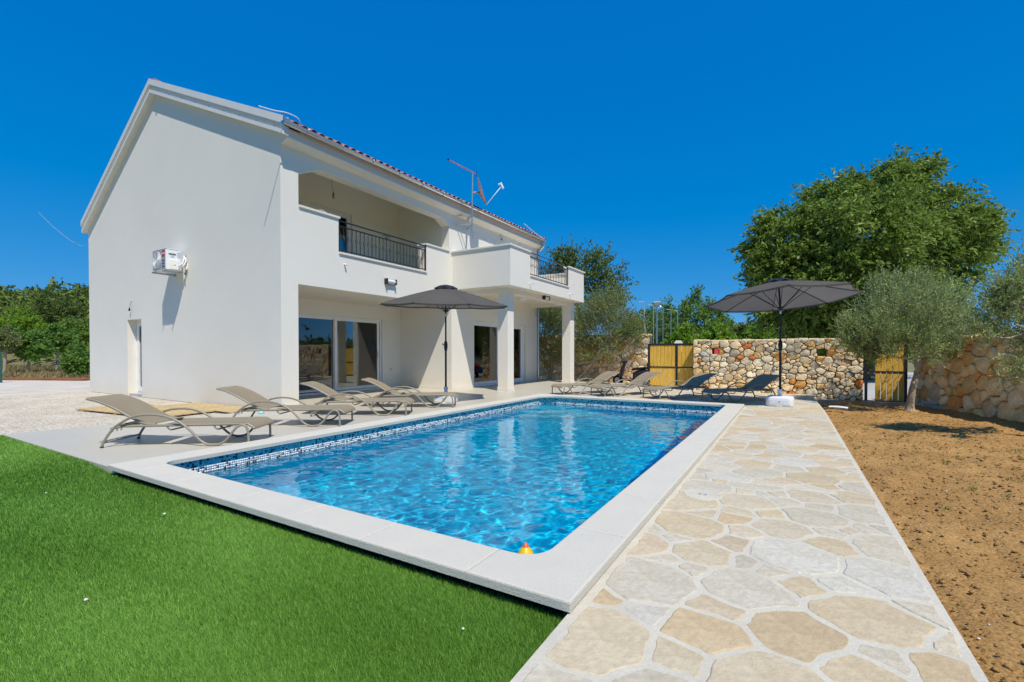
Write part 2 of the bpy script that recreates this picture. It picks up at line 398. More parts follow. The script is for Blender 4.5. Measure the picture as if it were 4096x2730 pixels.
# ------------------------------------------------------------------ the ground
def rr(x0, x1, y0, y1, r, n=6):
    P = []
    for cx, cy_, a0 in ((x1-r, y1-r, 0), (x0+r, y1-r, PI/2), (x0+r, y0+r, PI), (x1-r, y0+r, 1.5*PI)):
        for k in range(n+1):
            a = a0 + PI/2*k/n; P.append((cx+r*math.cos(a), cy_+r*math.sin(a)))
    return P
CX0, CX1, CY0, CY1 = -5.752, -.825, 1.882, 11.087          # coping, outside
IX0, IX1, IY0, IY1 = -5.432, -1.145, 2.200, 10.770         # coping, inside
TX0, TX1, TY0, TY1 = IX0-.045, IX1+.045, IY0-.045, IY1+.045    # tiled wall
ZW = -.215                                                  # water level
pool_out = [(CX0+.07, CY0+.07), (CX1-.07, CY0+.07), (CX1-.07, CY1-.07), (CX0+.07, CY1-.07)]
R_ = 1800
g = MB().prism([(-R_, -R_), (R_, -R_), (R_, R_), (-R_, R_)], 'z', -.35, -.42, [pool_out])
struct(g.build('ground', 'drygrass'))
def sheet(name, poly, z, m, t=.2, parent=None):
    return MB().prism(poly, 'z', z, z-t, ).build(name, m, parent)
struct(sheet('gravel_yard', [(-42, 1.2), (-9.0, 1.2), (-9.0, 5.6), (-8.98, 19.5), (-42, 19.5)], -.13, 'gravel'))
struct(sheet('terrace', [(-9.50, 1.93), (-5.742, 1.93), (-5.742, 2.4), (-5.60, 2.4), (-5.60, 11.0), (-4.35, 11.0), (-4.35, 17.2), (-7.0, 17.3), (-8.95, 17.9), (-11.2, 17.9), (-11.2, 5.9), (-8.95, 5.9), (-8.95, 5.75)], -.05, 'terrace', .18))
struct(sheet('turf_bed', [(-14, -6), (-.84, -6), (-.84, 1.945), (-14, 1.945)], -.12, 'turf_base', .1))
struct(sheet('road', [(-4.4, 17.9), (-2.6, 15.6), (4.2, 15.6), (9, 16), (30, 26), (30, 40), (-12, 40), (-12, 22)], -.20, 'road', .1))
struct(sheet('olive_bed', [(-16, 17.0), (-4.2, 17.0), (-4.2, 19.6), (-16, 19.6)], -.15, 'soil', .1))
rnd = random.Random(3)
# pebbles that lie loose on the gravel yard
def pebbles(n, xr, yr, z, r0, r1, name, m, label, cat, skip=None):
    base = np.array([(1,0,0),(-1,0,0),(0,1,0),(0,-1,0),(0,0,1),(0,0,-1)], float)
    tri = np.array([(0,2,4),(2,1,4),(1,3,4),(3,0,4),(2,0,5),(1,2,5),(3,1,5),(0,3,5)])
    P = np.stack([rng.uniform(*xr, n), rng.uniform(*yr, n), np.full(n, z)], 1)
    if skip is not None: P = P[~skip(P)]; n = len(P)
    s = rng.uniform(r0, r1, (n, 1, 1))*rng.uniform(.6, 1.3, (n, 1, 3))*np.array([1, 1, .6])
    a = rng.uniform(0, 6.28, n); ca, sa = np.cos(a), np.sin(a)
    B = np.repeat(base[None], n, 0)*s*rng.uniform(.75, 1.2, (n, 6, 1))
    B = np.stack([B[..., 0]*ca[:, None]-B[..., 1]*sa[:, None], B[..., 0]*sa[:, None]+B[..., 1]*ca[:, None], B[..., 2]], 2)
    V = (B+P[:, None]).reshape(-1, 3); F = (tri[None]+(np.arange(n)*6)[:, None, None]).reshape(-1, 3)
    o = np_mesh(name, V, F, m); stuff(o, label, cat); return o
pebbles(26000, (-19, -9.0), (2.0, 7.5), -.128, .006, .018, 'loose_gravel', 'gravel', 'loose pale limestone gravel spread beside the terrace', 'gravel',
        skip=lambda P: (P[:, 1] > 5.72) & (P[:, 0] > -18.9) | ((P[:, 0] > -9.5) & (P[:, 1] > 1.9)))

# ------------------------------------------------------------------ pool
pool = thing('swimming_pool', 'long blue swimming pool with pale stone coping beside the terrace', 'pool', (-3.29, 6.5, -1.5))
def P_(o): o.parent = pool; o.matrix_parent_inverse = Matrix.Translation((3.29, -6.5, 1.5)); return o
inner = rr(TX0, TX1, TY0, TY1, .22)
sh = MB().prism(pool_out, 'z', -.05, -1.5, [inner]); sh.m = [0]*len(sh.f)
P_(sh.build('basin_wall', 'liner'))
P_(MB().prism([(CX0+.07, CY0+.07), (CX1-.07, CY0+.07), (CX1-.07, CY1-.07), (CX0+.07, CY1-.07)], 'z', -1.5, -1.6).build('basin_floor', 'liner'))
for i, (r, z) in enumerate(((1.6, -1.2), (1.2, -.92), (.8, -.64))):
    pts = [(TX0+.002, TY1-.002)] + [(TX0+.002+r*math.cos(a), TY1-.002-r*math.sin(a)) for a in np.linspace(PI/2, 0, 14)]
    P_(MB().prism(pts, 'z', z, -1.5).build('step', 'step_white'))
MATS['gap_shade_black'] = MATS['rubber_gap_black']  # black that paints the shade below the coping
P_(MB().prism([(CX0+.063, CY0+.063), (CX1-.063, CY0+.063), (CX1-.063, CY0+.0695), (CX0+.063, CY0+.0695)], 'z', -.05, -.4).build('gap_shade_strip', 'rubber_gap_black'))  # added black strip: deep shade of the gap under the coping, put in as colour
# mosaic band
def tile_band():
    V = []; F = []; MI = []; pitch = .0252; s = .0222; rows = 10
    runs = [((TX0, TY0+.22), (0, 1), (1, 0), TY1-TY0-.44), ((TX0+.22, TY1), (1, 0), (0, -1), TX1-TX0-.44),
            ((TX1, TY1-.22), (0, -1), (-1, 0), TY1-TY0-.44), ((TX1-.22, TY0), (-1, 0), (0, 1), TX1-TX0-.44)]
    cs = [((TX0+.22, TY0+.22), PI), ((TX0+.22, TY1-.22), PI/2), ((TX1-.22, TY1-.22), 0), ((TX1-.22, TY0+.22), 1.5*PI)]
    spots = []
    for (o, d, n, l) in runs:
        for i in range(int(l/pitch)): spots.append(((o[0]+d[0]*(i+.5)*pitch, o[1]+d[1]*(i+.5)*pitch), d, n))
    k = int(.22*PI/2/pitch)
    for c, a0 in cs:
        for i in range(k):
            a = a0+(i+.5)/k*PI/2; spots.append(((c[0]+.22*math.cos(a), c[1]+.22*math.sin(a)), (-math.sin(a), math.cos(a)), (-math.cos(a), -math.sin(a))))
    for (p, d, n) in spots:
        for r in range(rows):
            z = -.062-(r+.5)*pitch; h = s/2; t = .003; b = len(V)
            for e in (0, t):
                for (u, w) in ((-h, -h), (h, -h), (h, h), (-h, h)): V.append((p[0]+d[0]*u+n[0]*e, p[1]+d[1]*u+n[1]*e, z+w))
            F += [(b+4, b+5, b+6, b+7), (b, b+1, b+5, b+4), (b+1, b+2, b+6, b+5), (b+2, b+3, b+7, b+6), (b+3, b, b+4, b+7)]
            q = rnd.random(); MI += [0 if q < .40 else 3 if q < .58 else 1 if q < .80 else 2]*5
    o = np_mesh('mosaic_band', V, F, ['tile_white', 'tile_grey', 'tile_dark', 'tile_mid'], midx=MI); o['kind'] = 'stuff'; P_(o)
    inn2 = rr(TX0+.001, TX1-.001, TY0+.001, TY1-.001, .219)
    P_(MB().prism(rr(TX0-.004, TX1+.004, TY0-.004, TY1+.004, .224), 'z', -.055, -.318, [inn2]).build('tile_backing', 'tile_grout'))
tile_band()
# coping slabs
def slab(name, poly, z0, z1, bev, m, parent_fn, seg=2):
    me = bpy.data.meshes.new(name); bm = bmesh.new()
    f = bm.faces.new([bm.verts.new((p[0], p[1], z0)) for p in poly])
    ex = bmesh.ops.extrude_face_region(bm, geom=[f]); vs = [v for v in ex['geom'] if isinstance(v, bmesh.types.BMVert)]
    for v in vs: v.co.z = z1
    top = [e for e in bm.edges if all(abs(v.co.z-z1) < 1e-6 for v in e.verts)]
    bmesh.ops.bevel(bm, geom=top, offset=bev, segments=seg, profile=.5, affect='EDGES', clamp_overlap=True)
    bmesh.ops.recalc_face_normals(bm, faces=bm.faces); bm.to_mesh(me); bm.free()
    me.materials.append(MATS[m]); o = bpy.data.objects.new(name, me); COL.objects.link(o); parent_fn(o); return o
G_ = .0018
def arc(cx, cy_, r, a0, a1, n=7): return [(cx+r*math.cos(a0+(a1-a0)*k/n), cy_+r*math.sin(a0+(a1-a0)*k/n)) for k in range(n+1)]
rc = .16
C_ = []
jx = [-5.235, -4.512, -3.576, -2.875, -2.169, -1.393]
C_.append([(CX0, CY0), (jx[0], CY0), (jx[0], IY0)] + arc(IX0+rc, IY0+rc, rc, 1.5*PI, PI) + [(IX0, 2.75), (CX0, 2.75)])
for a, b in zip(jx[:-1], jx[1:]): C_.append([(a+G_, CY0), (b-G_, CY0), (b-G_, IY0), (a+G_, IY0)])
C_.append([(jx[-1]+G_, CY0), (CX1, CY0), (CX1, 2.72), (IX1, 2.72)] + arc(IX1-rc, IY0+rc, rc, 0, -PI/2) + [(jx[-1]+G_, IY0)])
C_[0] = [(p[0]-(G_ if abs(p[0]-jx[0]) < 1e-6 else 0), p[1]) for p in C_[0]]
ys = np.linspace(2.72, 10.25, 10)
for a, b in zip(ys[:-1], ys[1:]): C_.append([(IX1, a+G_), (CX1, a+G_), (CX1, b-G_), (IX1, b-G_)])
ys = np.linspace(2.75, 10.25, 10)
for a, b in zip(ys[:-1], ys[1:]): C_.append([(CX0, a+G_), (IX0, a+G_), (IX0, b-G_), (CX0, b-G_)])
C_.append([(IX1, 10.25+G_), (CX1, 10.25+G_), (CX1, CY1), (-1.8+G_, CY1), (-1.8+G_, IY1)] + arc(IX1-rc, IY1-rc, rc, PI/2, 0))
C_.append([(CX0, 10.25+G_), (IX0, 10.25+G_)] + arc(IX0+.35, IY1-.35, .35, PI, PI/2, 10) + [(-4.85-G_, IY1), (-4.85-G_, CY1), (CX0, CY1)])
xs = np.linspace(-4.85, -1.8, 5)
for a, b in zip(xs[:-1], xs[1:]): C_.append([(a+G_, IY1), (b-G_, IY1), (b-G_, CY1), (a+G_, CY1)])
for p in C_: slab('coping_slab', p, -.048, 0, .010, 'coping', P_)
# water: a rippled sheet
def water():
    dx = .02; xs = np.arange(TX0-.01, TX1+.011, dx); ys = np.arange(TY0-.01, TY1+.011, dx); X, Y = np.meshgrid(xs, ys); Z = np.zeros_like(X)
    r2 = np.random.default_rng(5)
    for k in range(70):
        lam = math.exp(r2.uniform(math.log(.06), math.log(.5))); a = r2.normal(.6, 1.2); ph = r2.uniform(0, 6.28); kx, ky = math.cos(a)*6.283/lam, math.sin(a)*6.283/lam
        wob = .7*np.sin(X*r2.uniform(.3, 2.4)+Y*r2.uniform(.3, 2.4)+r2.uniform(0, 6))
        Z += .0013*lam**1.15*np.sin(X*kx+Y*ky+ph+wob)
    Z *= .78+.25/(1+np.exp((Y-4.6)/.9))
    V = np.stack([X, Y, ZW+Z], 2).reshape(-1, 3); nx, ny = len(xs), len(ys)
    i = np.arange(ny-1)[:, None]*nx+np.arange(nx-1)[None]; F = np.stack([i, i+1, i+1+nx, i+nx], 2).reshape(-1, 4)
    o = np_mesh('water', V, F, 'water', smooth=True); struct(o); return o
wat = water()
sl.cycles.is_caustics_light = True
wat.cycles.is_caustics_caster = True
for o in pool.children:
    if o.name.split('.')[0] in ('basin_wall', 'basin_floor', 'step', 'mosaic_band', 'tile_backing'): o.cycles.is_caustics_receiver = True

# ------------------------------------------------------------------ stone path (each flagstone a piece of it)
PX0, PX1 = -.838, .61
path_polys = [[(PX0, -1.0), (PX1, -1.0), (PX1, 11.05), (PX0, 11.05)], [(-4.34, 11.05), (PX1, 11.05), (.52, 15.3), (-4.34, 17.1)]]
path = MB()
path.prism(path_polys[0], 'z', -.058, -.24); path.prism(path_polys[1], 'z', -.0585, -.24)
path = struct(path.build('path', 'grout'))
FST = [(.57, .465, .30), (.575, .48, .325), (.56, .445, .275), (.565, .485, .345), (.53, .465, .335), (.575, .505, .37), (.56, .44, .285), (.57, .515, .40), (.545, .41, .235)]
rnd = random.Random(21)
fs_edges = []
def flagstones(region, n, rmin, rmax, gap, rfun=None, ymin=None):
    pts = scatter(n, region, rmin, rmax, rnd, 60, rfun)
    for p, c in zip(pts, cells(pts, region, gap, 1.0, scatter.rad)):
        if not c or len(c) < 3: continue
        ar = abs(sum(c[i][0]*c[(i+1) % len(c)][1]-c[(i+1) % len(c)][0]*c[i][1] for i in range(len(c))))/2
        if ar < .006: continue
        q = rough_poly(c, rnd, .035, .0035, 1, .010, .022, 7.5)
        cx = sum(a[0] for a in q)/len(q); cyy = sum(a[1] for a in q)/len(q)
        k = len(q); t = rnd.uniform(-.0035, .001); zt = -.0535+t
        tx, ty = rnd.uniform(-.004, .004), rnd.uniform(-.004, .004)
        ins = []
        for a in q:
            dx, dy = cx-a[0], cyy-a[1]; l = math.hypot(dx, dy); e = min(.014, l*.2); e *= .5; ins.append((a[0]+dx/l*e, a[1]+dy/l*e))
        V = [(a[0]-cx, a[1]-cyy, -.02) for a in q] + [(a[0]-cx, a[1]-cyy, -.0045) for a in q] + [(a[0]-cx, a[1]-cyy, tx*(a[0]-cx)+ty*(a[1]-cyy)) for a in ins]
        F = [(i, (i+1) % k, k+(i+1) % k, k+i) for i in range(k)] + [(k+i, k+(i+1) % k, 2*k+(i+1) % k, 2*k+i) for i in range(k)] + [tuple(range(2*k, 3*k))]
        m = MB().add(V, F); o = m.build('flagstone', 'flagstone', path, fix=False); o.location = (cx, cyy, zt)
        b = FST[rnd.randrange(len(FST))]; w = rnd.uniform(.93, 1.06); o.color = (b[0]*w, b[1]*w, b[2]*w, 1)
flagstones([(PX0+.05, .35), (PX1-.035, .35), (PX1-.035, 4.6), (PX0+.05, 4.6)], 180, .11, .50, .027)
flagstones([(PX0+.05, 4.6), (PX1-.03, 4.6), (PX1-.03, 11.05), (PX0+.05, 11.05)], 200, .13, .44, .024)
flagstones([(-4.28, 11.14), (PX1-.03, 11.14), (.48, 15.18), (-4.28, 15.4)], 200, .18, .46, .024)
# round inspection cover let into the path
dc = thing('drain_cover', 'round pale inspection cover set into the stone path', 'cover', (-.60, 4.02, -.052))
MB().lathe([(.145, -.01), (.145, .001), (.14, .004), (.128, .004), (.126, .0025), (.01, .0025)], n=32).build('lid', 'grout', dc, smooth=True, autos=30)
m = MB()
for dx in (-.02, .02): m.box(dx-.012, dx+.012, -.016, .016, .0027, .0055)
m.build('lifting_slot', 'silver_grey', dc)

# ------------------------------------------------------------------ soil bed on the far side of the path
def soil():
    xs = np.concatenate([np.arange(.57, 1.9, .03), np.arange(1.9, 8, .09)]); ys = np.arange(.2, 15.5, .045); X, Y = np.meshgrid(xs, ys)
    r2 = np.random.default_rng(11); Z = np.zeros_like(X)
    for k in range(70):
        lam = np.exp(r2.uniform(np.log(.09), np.log(1.8))); a = r2.uniform(0, 6.28)
        Z += .0075*lam**.55*np.sin((X*math.cos(a)+Y*math.sin(a))*6.283/lam+r2.uniform(0, 6.28)+.8*np.sin(X*r2.uniform(1, 5)+Y*r2.uniform(1, 5)))
    Z = Z*.45 - .115 - .09*np.clip((Y-7)/6, 0, 1) + r2.normal(0, .004, X.shape) - .02*np.exp(-((X-.6)/.12)**2)
    V = np.stack([X, Y, Z], 2).reshape(-1, 3); nx, ny = len(xs), len(ys)
    i = np.arange(ny-1)[:, None]*nx+np.arange(nx-1)[None]; F = np.stack([i, i+1, i+1+nx, i+nx], 2).reshape(-1, 4)
    struct(np_mesh('soil_bed', V, F, 'soil', smooth=True))
    return lambda x, y: Z[np.clip(np.searchsorted(ys, y), 0, len(ys)-1), np.clip(np.searchsorted(xs, x), 0, len(xs)-1)]
soil_z = soil()
def clods(n, name, r0, r1, m, label):
    u = rng.uniform(0, 1, n); Y = 1.6+12*u**1.5; X = rng.uniform(.64, 4.2, n); base = np.array([(1,0,0),(-1,0,0),(0,1,0),(0,-1,0),(0,0,1),(0,0,-1),(.7,.7,.5),(-.7,.6,.5),(.6,-.7,.5),(-.6,-.7,.5)], float)
    tri = np.array([(4,6,8),(4,7,6),(4,9,7),(4,8,9),(0,8,6),(2,6,7),(1,7,9),(3,9,8),(0,6,2),(2,7,1),(1,9,3),(3,8,0),(0,2,5),(2,1,5),(1,3,5),(3,0,5)])
    s = (r0+(r1-r0)*rng.uniform(0, 1, (n, 1, 1))**4)*rng.uniform(.7, 1.3, (n, 1, 3))*np.array([1, 1, .7]); a = rng.uniform(0, 6.28, n); ca, sa = np.cos(a)[:, None], np.sin(a)[:, None]
    B = np.repeat(base[None], n, 0)*s*rng.uniform(.75, 1.2, (n, 10, 1)); B = np.stack([B[..., 0]*ca-B[..., 1]*sa, B[..., 0]*sa+B[..., 1]*ca, B[..., 2]], 2)
    P = np.stack([X, Y, soil_z(X, Y)], 1); V = (B+P[:, None]).reshape(-1, 3); F = (tri[None]+(np.arange(n)*10)[:, None, None]).reshape(-1, 3)
    stuff(np_mesh(name, V, F, m), label, 'soil')
clods(30000, 'soil_clods', .003, .017, 'soil', 'brown crumbly soil clods scattered over the dug bed')
clods(500, 'limestone_chips', .004, .012, 'pebble', 'tiny pale limestone chips lying on the brown soil')
def weeds():
    V = []; F = []; T = []
    for _ in range(46):
        x, y = rnd.uniform(.75, 3.2), rnd.uniform(2.6, 10.5)
        for k in range(rnd.randint(6, 16)):
            a = rnd.uniform(0, 6.28); l = rnd.uniform(.02, .06); w = rnd.uniform(.003, .007); b = len(V); dx, dy = math.cos(a), math.sin(a)
            ox, oy = rnd.uniform(-.03, .03), rnd.uniform(-.03, .03)
            V += [(x+ox-dy*w, y+oy+dx*w, -.115), (x+ox+dy*w, y+oy-dx*w, -.115), (x+ox+dx*l*.6, y+oy+dy*l*.6, -.115+l*rnd.uniform(.3, .9))]; F.append((b, b+1, b+2)); T += [rnd.random()]*3
    stuff(np_mesh('weeds', V, F, 'weed', tone=T), 'sparse green weed seedlings sprouting from the brown soil', 'weeds')
weeds()

# ------------------------------------------------------------------ artificial turf
def turf():
    n = 2600000; X = rng.uniform(-10.6, PX0+.006, n); Y = rng.uniform(.05, 1.935, n)
    D = np.hypot(X, Y); ang = np.arctan2(-X, Y)
    keep = (rng.uniform(0, 1, n) < np.minimum(1, (2.0/D)**1.7)) & (ang < 1.42)
    X, Y, D = X[keep], Y[keep], D[keep]; n = len(X)
    edge = rng.uniform(0, .015, n); k2 = Y < 1.935-edge; X, Y, D = X[k2], Y[k2], D[k2]; n = len(X)
    w = .0014*np.maximum(1, (D/2.0)**.85)*rng.uniform(.7, 1.3, n); l = rng.uniform(.016, .042, n); a = rng.uniform(0, 6.28, n); lean = rng.uniform(.05, .9, n)**1.2
    big = .5+.5*np.sin(X*2.1+1.3*np.sin(Y*3.1))*np.sin(Y*4.3+X*.8); comb = .18*np.sin(X*1.1+Y*.7)
    zb = -.121+.045*np.clip((-5.85-X)/.5, 0, 1)
    dx = np.cos(a)*lean*l+comb*l; dy = np.sin(a)*lean*l-.25*l; dz = np.sqrt(np.maximum(l*l-.6*(dx*dx+dy*dy), (l*.3)**2)); th = rng.uniform(0, 6.28, n)
    A = np.stack([X-np.cos(th)*w, Y-np.sin(th)*w, zb], 1); B = np.stack([X+np.cos(th)*w, Y+np.sin(th)*w, zb], 1)
    C = np.stack([X+dx, Y+dy, zb+dz], 1); V = np.stack([A, B, C], 1).reshape(-1, 3)
    t = np.clip(.02+.75*rng.uniform(0, 1, n)**1.6+.25*big+.1*rng.normal(0, 1, n), 0, 1.1)
    o = np_mesh('turf', V, np.arange(3*n).reshape(-1, 3), 'grass_blade', tone=np.repeat(t, 3)); stuff(o, 'short bright green artificial turf in front of the pool', 'grass')
    return n
NT = turf(); print('blades', NT)
for (x, y, s, lb) in ((-3.95, 1.62, .012, 'largest pale pebble on the turf, close to the pool coping'), (-2.9, .86, .010, 'pale pebble in the middle of the turf, nearest the camera'), (-5.4, 1.35, .008, 'tiny pale pebble on the turf below the coping corner'),
                  (-7.6, 1.62, .010, 'pale pebble on the turf beside the terrace edge, farthest from the pool'), (-6.6, 1.2, .008, 'tiny pale pebble on the turf out from the terrace edge'), (-1.2, 1.6, .007, 'tiny pale pebble on the turf beside the stone path')):
    m = MB(); m.lathe([(.2*s, -s*.6), (.8*s, -.3*s), (s, .1*s), (.6*s, .5*s), (.1*s, .65*s)], n=7)
    tag(m.build('pebble', 'pebble', None, smooth=True, loc=(x, y, -.088)), lb, 'pebble', 'loose pebbles on the turf')

# ------------------------------------------------------------------ the house
house = thing('house', 'white two-storey villa with loggia, columned balcony and red tiled roof', 'house', (-13.9, 11.4, -.13))
def H(o, root=None):
    r = root or house; o.parent = r; o.matrix_parent_inverse = Matrix.Translation(-r.location); return o
GX, GY, HE = -8.92, 5.75, 17.03
# gable end facing the lawn, with the side-door opening
gp = [(-18.86, -.12), (-16.14, -.12), (-16.14, 2.03), (-15.25, 2.03), (-15.25, -.12), (GX, -.12), (GX, 5.343), (-8.86, 5.35), (-8.78, 5.375), (-8.72, 5.405), (-8.70, 5.45), (-8.70, 5.62), (-14.3, 7.98), (-18.86, 5.0)]
H(MB().prism(gp, 'y', GY, GY+.3).build('wall', 'stucco'))
H(MB().box(-18.80, -8.98, GY+.035, GY+.25, -.34, -.1205).build('foundation', 'rubber_gap_black'))  # set back and coloured black to paint the shade in the gap under the wall
H(MB().box(-16.138, -15.252, GY+.03, GY+.29, -.33, -.055).build('door_step', 'concrete'))
# front
fo = [(6.05, -.06), (6.14, -.06), (6.14, 2.55), (11.32, 2.55), (11.32, -.06), (12.5, -.06), (12.5, 2.16), (16.0, 2.16), (16.0, -.06), (HE, -.06), (HE, 5.36), (6.05, 5.36)]
lg = [(6.155, 4.17), (7.17, 4.17), (7.17, 3.37), (10.18, 3.37), (10.18, 4.17), (11.21, 4.17), (11.21, 4.958), (10.863, 5.136), (6.70, 5.144), (6.155, 4.878)]
H(MB().prism(fo, 'x', GX, GX-.3, [lg]).build('wall', 'stucco'))
# recess at ground level
H(MB().prism([(6.05, -.06), (7.0, -.06), (7.0, 2.13), (10.53, 2.13), (10.53, -.06), (11.32, -.06), (11.32, 2.548), (6.05, 2.548)], 'x', -11.05, -11.27).build('wall', 'stucco'))
H(MB().box(-11.27, -9.221, 11.321, 11.55, -.06, 2.549).build('wall', 'stucco'))
H(MB().box(-18.6, -9.221, 6.051, 16.8, 2.551, 2.985).build('floor_slab', 'stucco'))
H(MB().box(-11.095, -9.222, 6.052, 11.299, 2.9855, 2.9915).build('loggia_floor', 'floor_tile'))
# loggia
H(MB().prism([(6.05, 2.992), (8.0, 2.992), (8.0, 5.16), (9.40, 5.16), (9.40, 2.992), (11.30, 2.992), (11.30, 5.98), (6.05, 5.98)], 'x', -11.1, -11.3).build('wall', 'stucco_in'))
H(MB().box(-11.3, -9.221, 11.301, 11.5, 2.992, 5.98).build('wall', 'stucco_in'))
H(MB().prism([(-11.3, 5.982), (-9.62, 5.982), (-9.23, 5.80), (-9.23, 5.83), (-9.62, 6.02), (-11.3, 6.02)], 'y', 6.051, 11.5).build('loggia_ceiling', 'stucco_in'))
# rear and far walls
H(MB().box(-18.86, -18.6, GY+.301, HE-.301, -.12, 4.85).build('wall', 'stucco'))
H(MB().prism([(-18.86, -.12), (GX-.301, -.12), (GX-.301, 5.6), (-14.3, 7.98), (-18.86, 5.0)], 'y', HE-.3, HE).build('wall', 'stucco'))
# rooms behind the glass
def room(x0, x1, y0, y1, z0, z1, t=.05):
    m = MB(); m.box(x0-t, x0, y0, y1, z0, z1); m.box(x0, x1, y0-t, y0, z0, z1); m.box(x0, x1, y1, y1+t, z0, z1); m.box(x0-t, x1, y0-t, y1+t, z1, z1+t)
    H(m.build('room_lining', 'room_wall')); H(MB().box(x0-t, x1, y0-t, y1+t, z0-t, z0).build('room_floor', 'room_floor'))
room(-15.5, -11.28, 6.15, 11.2, -.04, 2.45); room(-14.2, -9.23, 11.75, 16.6, -.04, 2.45); room(-15.0, -11.32, 6.2, 11.2, 3.0, 5.7)
tv = thing('television', 'large dark television on a low unit behind the sliding glass door', 'television', (-15.3, 9.3, -.04))
MB().bbox(-.06, -.02, -.85, .85, .95, 1.95, .012).build('screen', 'tv_black', tv)
MB().bbox(-.1, .32, -1.1, 1.1, .18, .55, .01).build('media_unit', 'silver_grey', tv)
for s in (-1, 1): MB().bbox(-.05, .28, s*.9-.03, s*.9+.03, 0, .178, .005).build('leg', 'silver_grey', tv)
kc = thing('kitchen_cabinet', 'tall wooden kitchen cabinet seen dimly behind the terrace glass', 'cabinet', (-11.4, 12.9, -.04))
MB().bbox(-.6, .3, -.55, .55, 0, .9, .01).build('base_unit', 'cabinet', kc); MB().bbox(-.62, .32, -.57, .57, .902, .94, .008).build('worktop', 'tv_black', kc)
MB().bbox(-.6, -.3, -.55, .55, 1.4, 2.1, .01).build('wall_unit', 'room_wall', kc)
for s in (-1, 1): MB().bbox(.302, .32, s*.27-.1, s*.27+.1, .72, .74, .004).build('handle', 'aluminium', kc)
# windows and glass doors
def leaf_x(x, y0, y1, z0, z1, w, d=.05, name='sash', parent=None, mat_='white_pvc'):
    m = MB()
    m.prism([(y0, z0), (y1, z0), (y1, z1), (y0, z1)], 'x', x, x-d, [[(y0+w, z0+w), (y1-w, z0+w), (y1-w, z1-w), (y0+w, z1-w)]])
    o = m.build(name, mat_, parent); return o
def pane_x(x, y0, y1, z0, z1, parent, name='pane'):
    return MB().box(x-.012, x, y0, y1, z0, z1).build(name, 'glass', parent)
d1 = H(leaf_x(-11.10, 7.002, 10.528, -.045, 2.128, .05, .10, 'sliding_door'))
pane_x(-11.15, 7.05, 8.80, .08, 2.078, d1); leaf_x(-11.14, 7.052, 8.80, .03, 2.077, .045, .04, 'sash', d1)
leaf_x(-11.095, 8.77, 10.44, .02, 2.10, .085, .05, 'sash', d1); pane_x(-11.115, 8.853, 10.357, .103, 2.017, d1)
MB().box(-11.092, -11.06, 10.36, 10.385, .95, 1.12).build('handle', 'white_plastic', d1)
d2 = H(leaf_x(GX-.10, 12.502, 15.998, -.045, 2.158, .06, .10, 'glass_door'))
leaf_x(GX-.095, 12.56, 14.15, .02, 2.10, .09, .05, 'sash', d2); pane_x(GX-.115, 12.65, 14.06, .11, 2.01, d2)
leaf_x(GX-.14, 14.10, 15.94, .02, 2.10, .09, .04, 'sash', d2); pane_x(GX-.155, 14.19, 15.85, .11, 2.01, d2)
d3 = H(leaf_x(-11.16, 8.002, 9.398, 2.995, 5.158, .06, .08, 'balcony_door'))
for a, b in ((8.06, 8.70), (8.70, 9.34)): leaf_x(-11.155, a+.001, b-.001, 3.055, 5.095, .075, .06, 'sash', d3); pane_x(-11.18, a+.076, b-.076, 3.13, 5.02, d3)
sd = H(MB().prism([(-16.138, -.05), (-15.252, -.05), (-15.252, 2.028), (-16.138, 2.028)], 'y', 5.97, 6.03, [[(-16.07, .0), (-15.32, .0), (-15.32, 1.96), (-16.07, 1.96)]]).build('side_door', 'white_pvc'))
MB().prism([(-16.068, .002), (-15.322, .002), (-15.322, 1.958), (-16.068, 1.958)], 'y', 5.955, 6.02, [[(-15.96, .12), (-15.43, .12), (-15.43, 1.85), (-15.96, 1.85)]]).build('leaf', 'white_pvc', sd)
MB().box(-15.959, -15.431, 5.985, 5.995, .121, 1.849).build('pane', 'glass', sd)
for z in (.35, 1.0, 1.65): MB().tube([(-16.075, 5.95, z-.05), (-16.075, 5.95, z+.05)], .011, 8).build('hinge', 'white_plastic', sd)
# skirting
for q in ((GX, GX+.012, 5.752, 6.14), (GX, GX+.012, 11.32, 12.5), (GX, GX+.012, 16.0, HE), (-11.049, -9.24, 11.307, 11.3205), (-11.049, -11.036, 10.535, 11.306), (-11.049, -11.036, 6.06, 6.995)):
    H(MB().box(*q, -.049, .035).build('skirting', 'stone_white'))
# parapet caps
def cap(x0, x1, y0, y1, z0, z1): return H(MB().bbox(x0, x1, y0, y1, z0, z1, .006).build('parapet_cap', 'stone_white'))
cap(GX-.33, GX+.035, 6.157, 7.20, 4.171, 4.222); cap(GX-.33, GX+.035, 10.15, 11.208, 4.171, 4.222); cap(GX-.33, GX+.035, 7.172, 10.178, 3.371, 3.42)
# cornice under the eaves
co = [(GX-.001, 5.30), (GX+.0005, 5.343), (-8.86, 5.35), (-8.78, 5.372), (-8.72, 5.405), (-8.686, 5.432), (-8.686, 5.456), (-8.715, 5.468), (-8.715, 5.68), (GX-.001, 5.68)]
H(MB().prism(co, 'y', GY+.301, HE+.02).build('cornice', 'stucco'))
H(MB().prism([(-8.78, 5.372), (-8.72, 5.405), (-8.684, 5.432), (-8.684, 5.458), (-8.72, 5.47)], 'y', GY-.004, GY+.2995).build('cornice_end', 'stucco'))
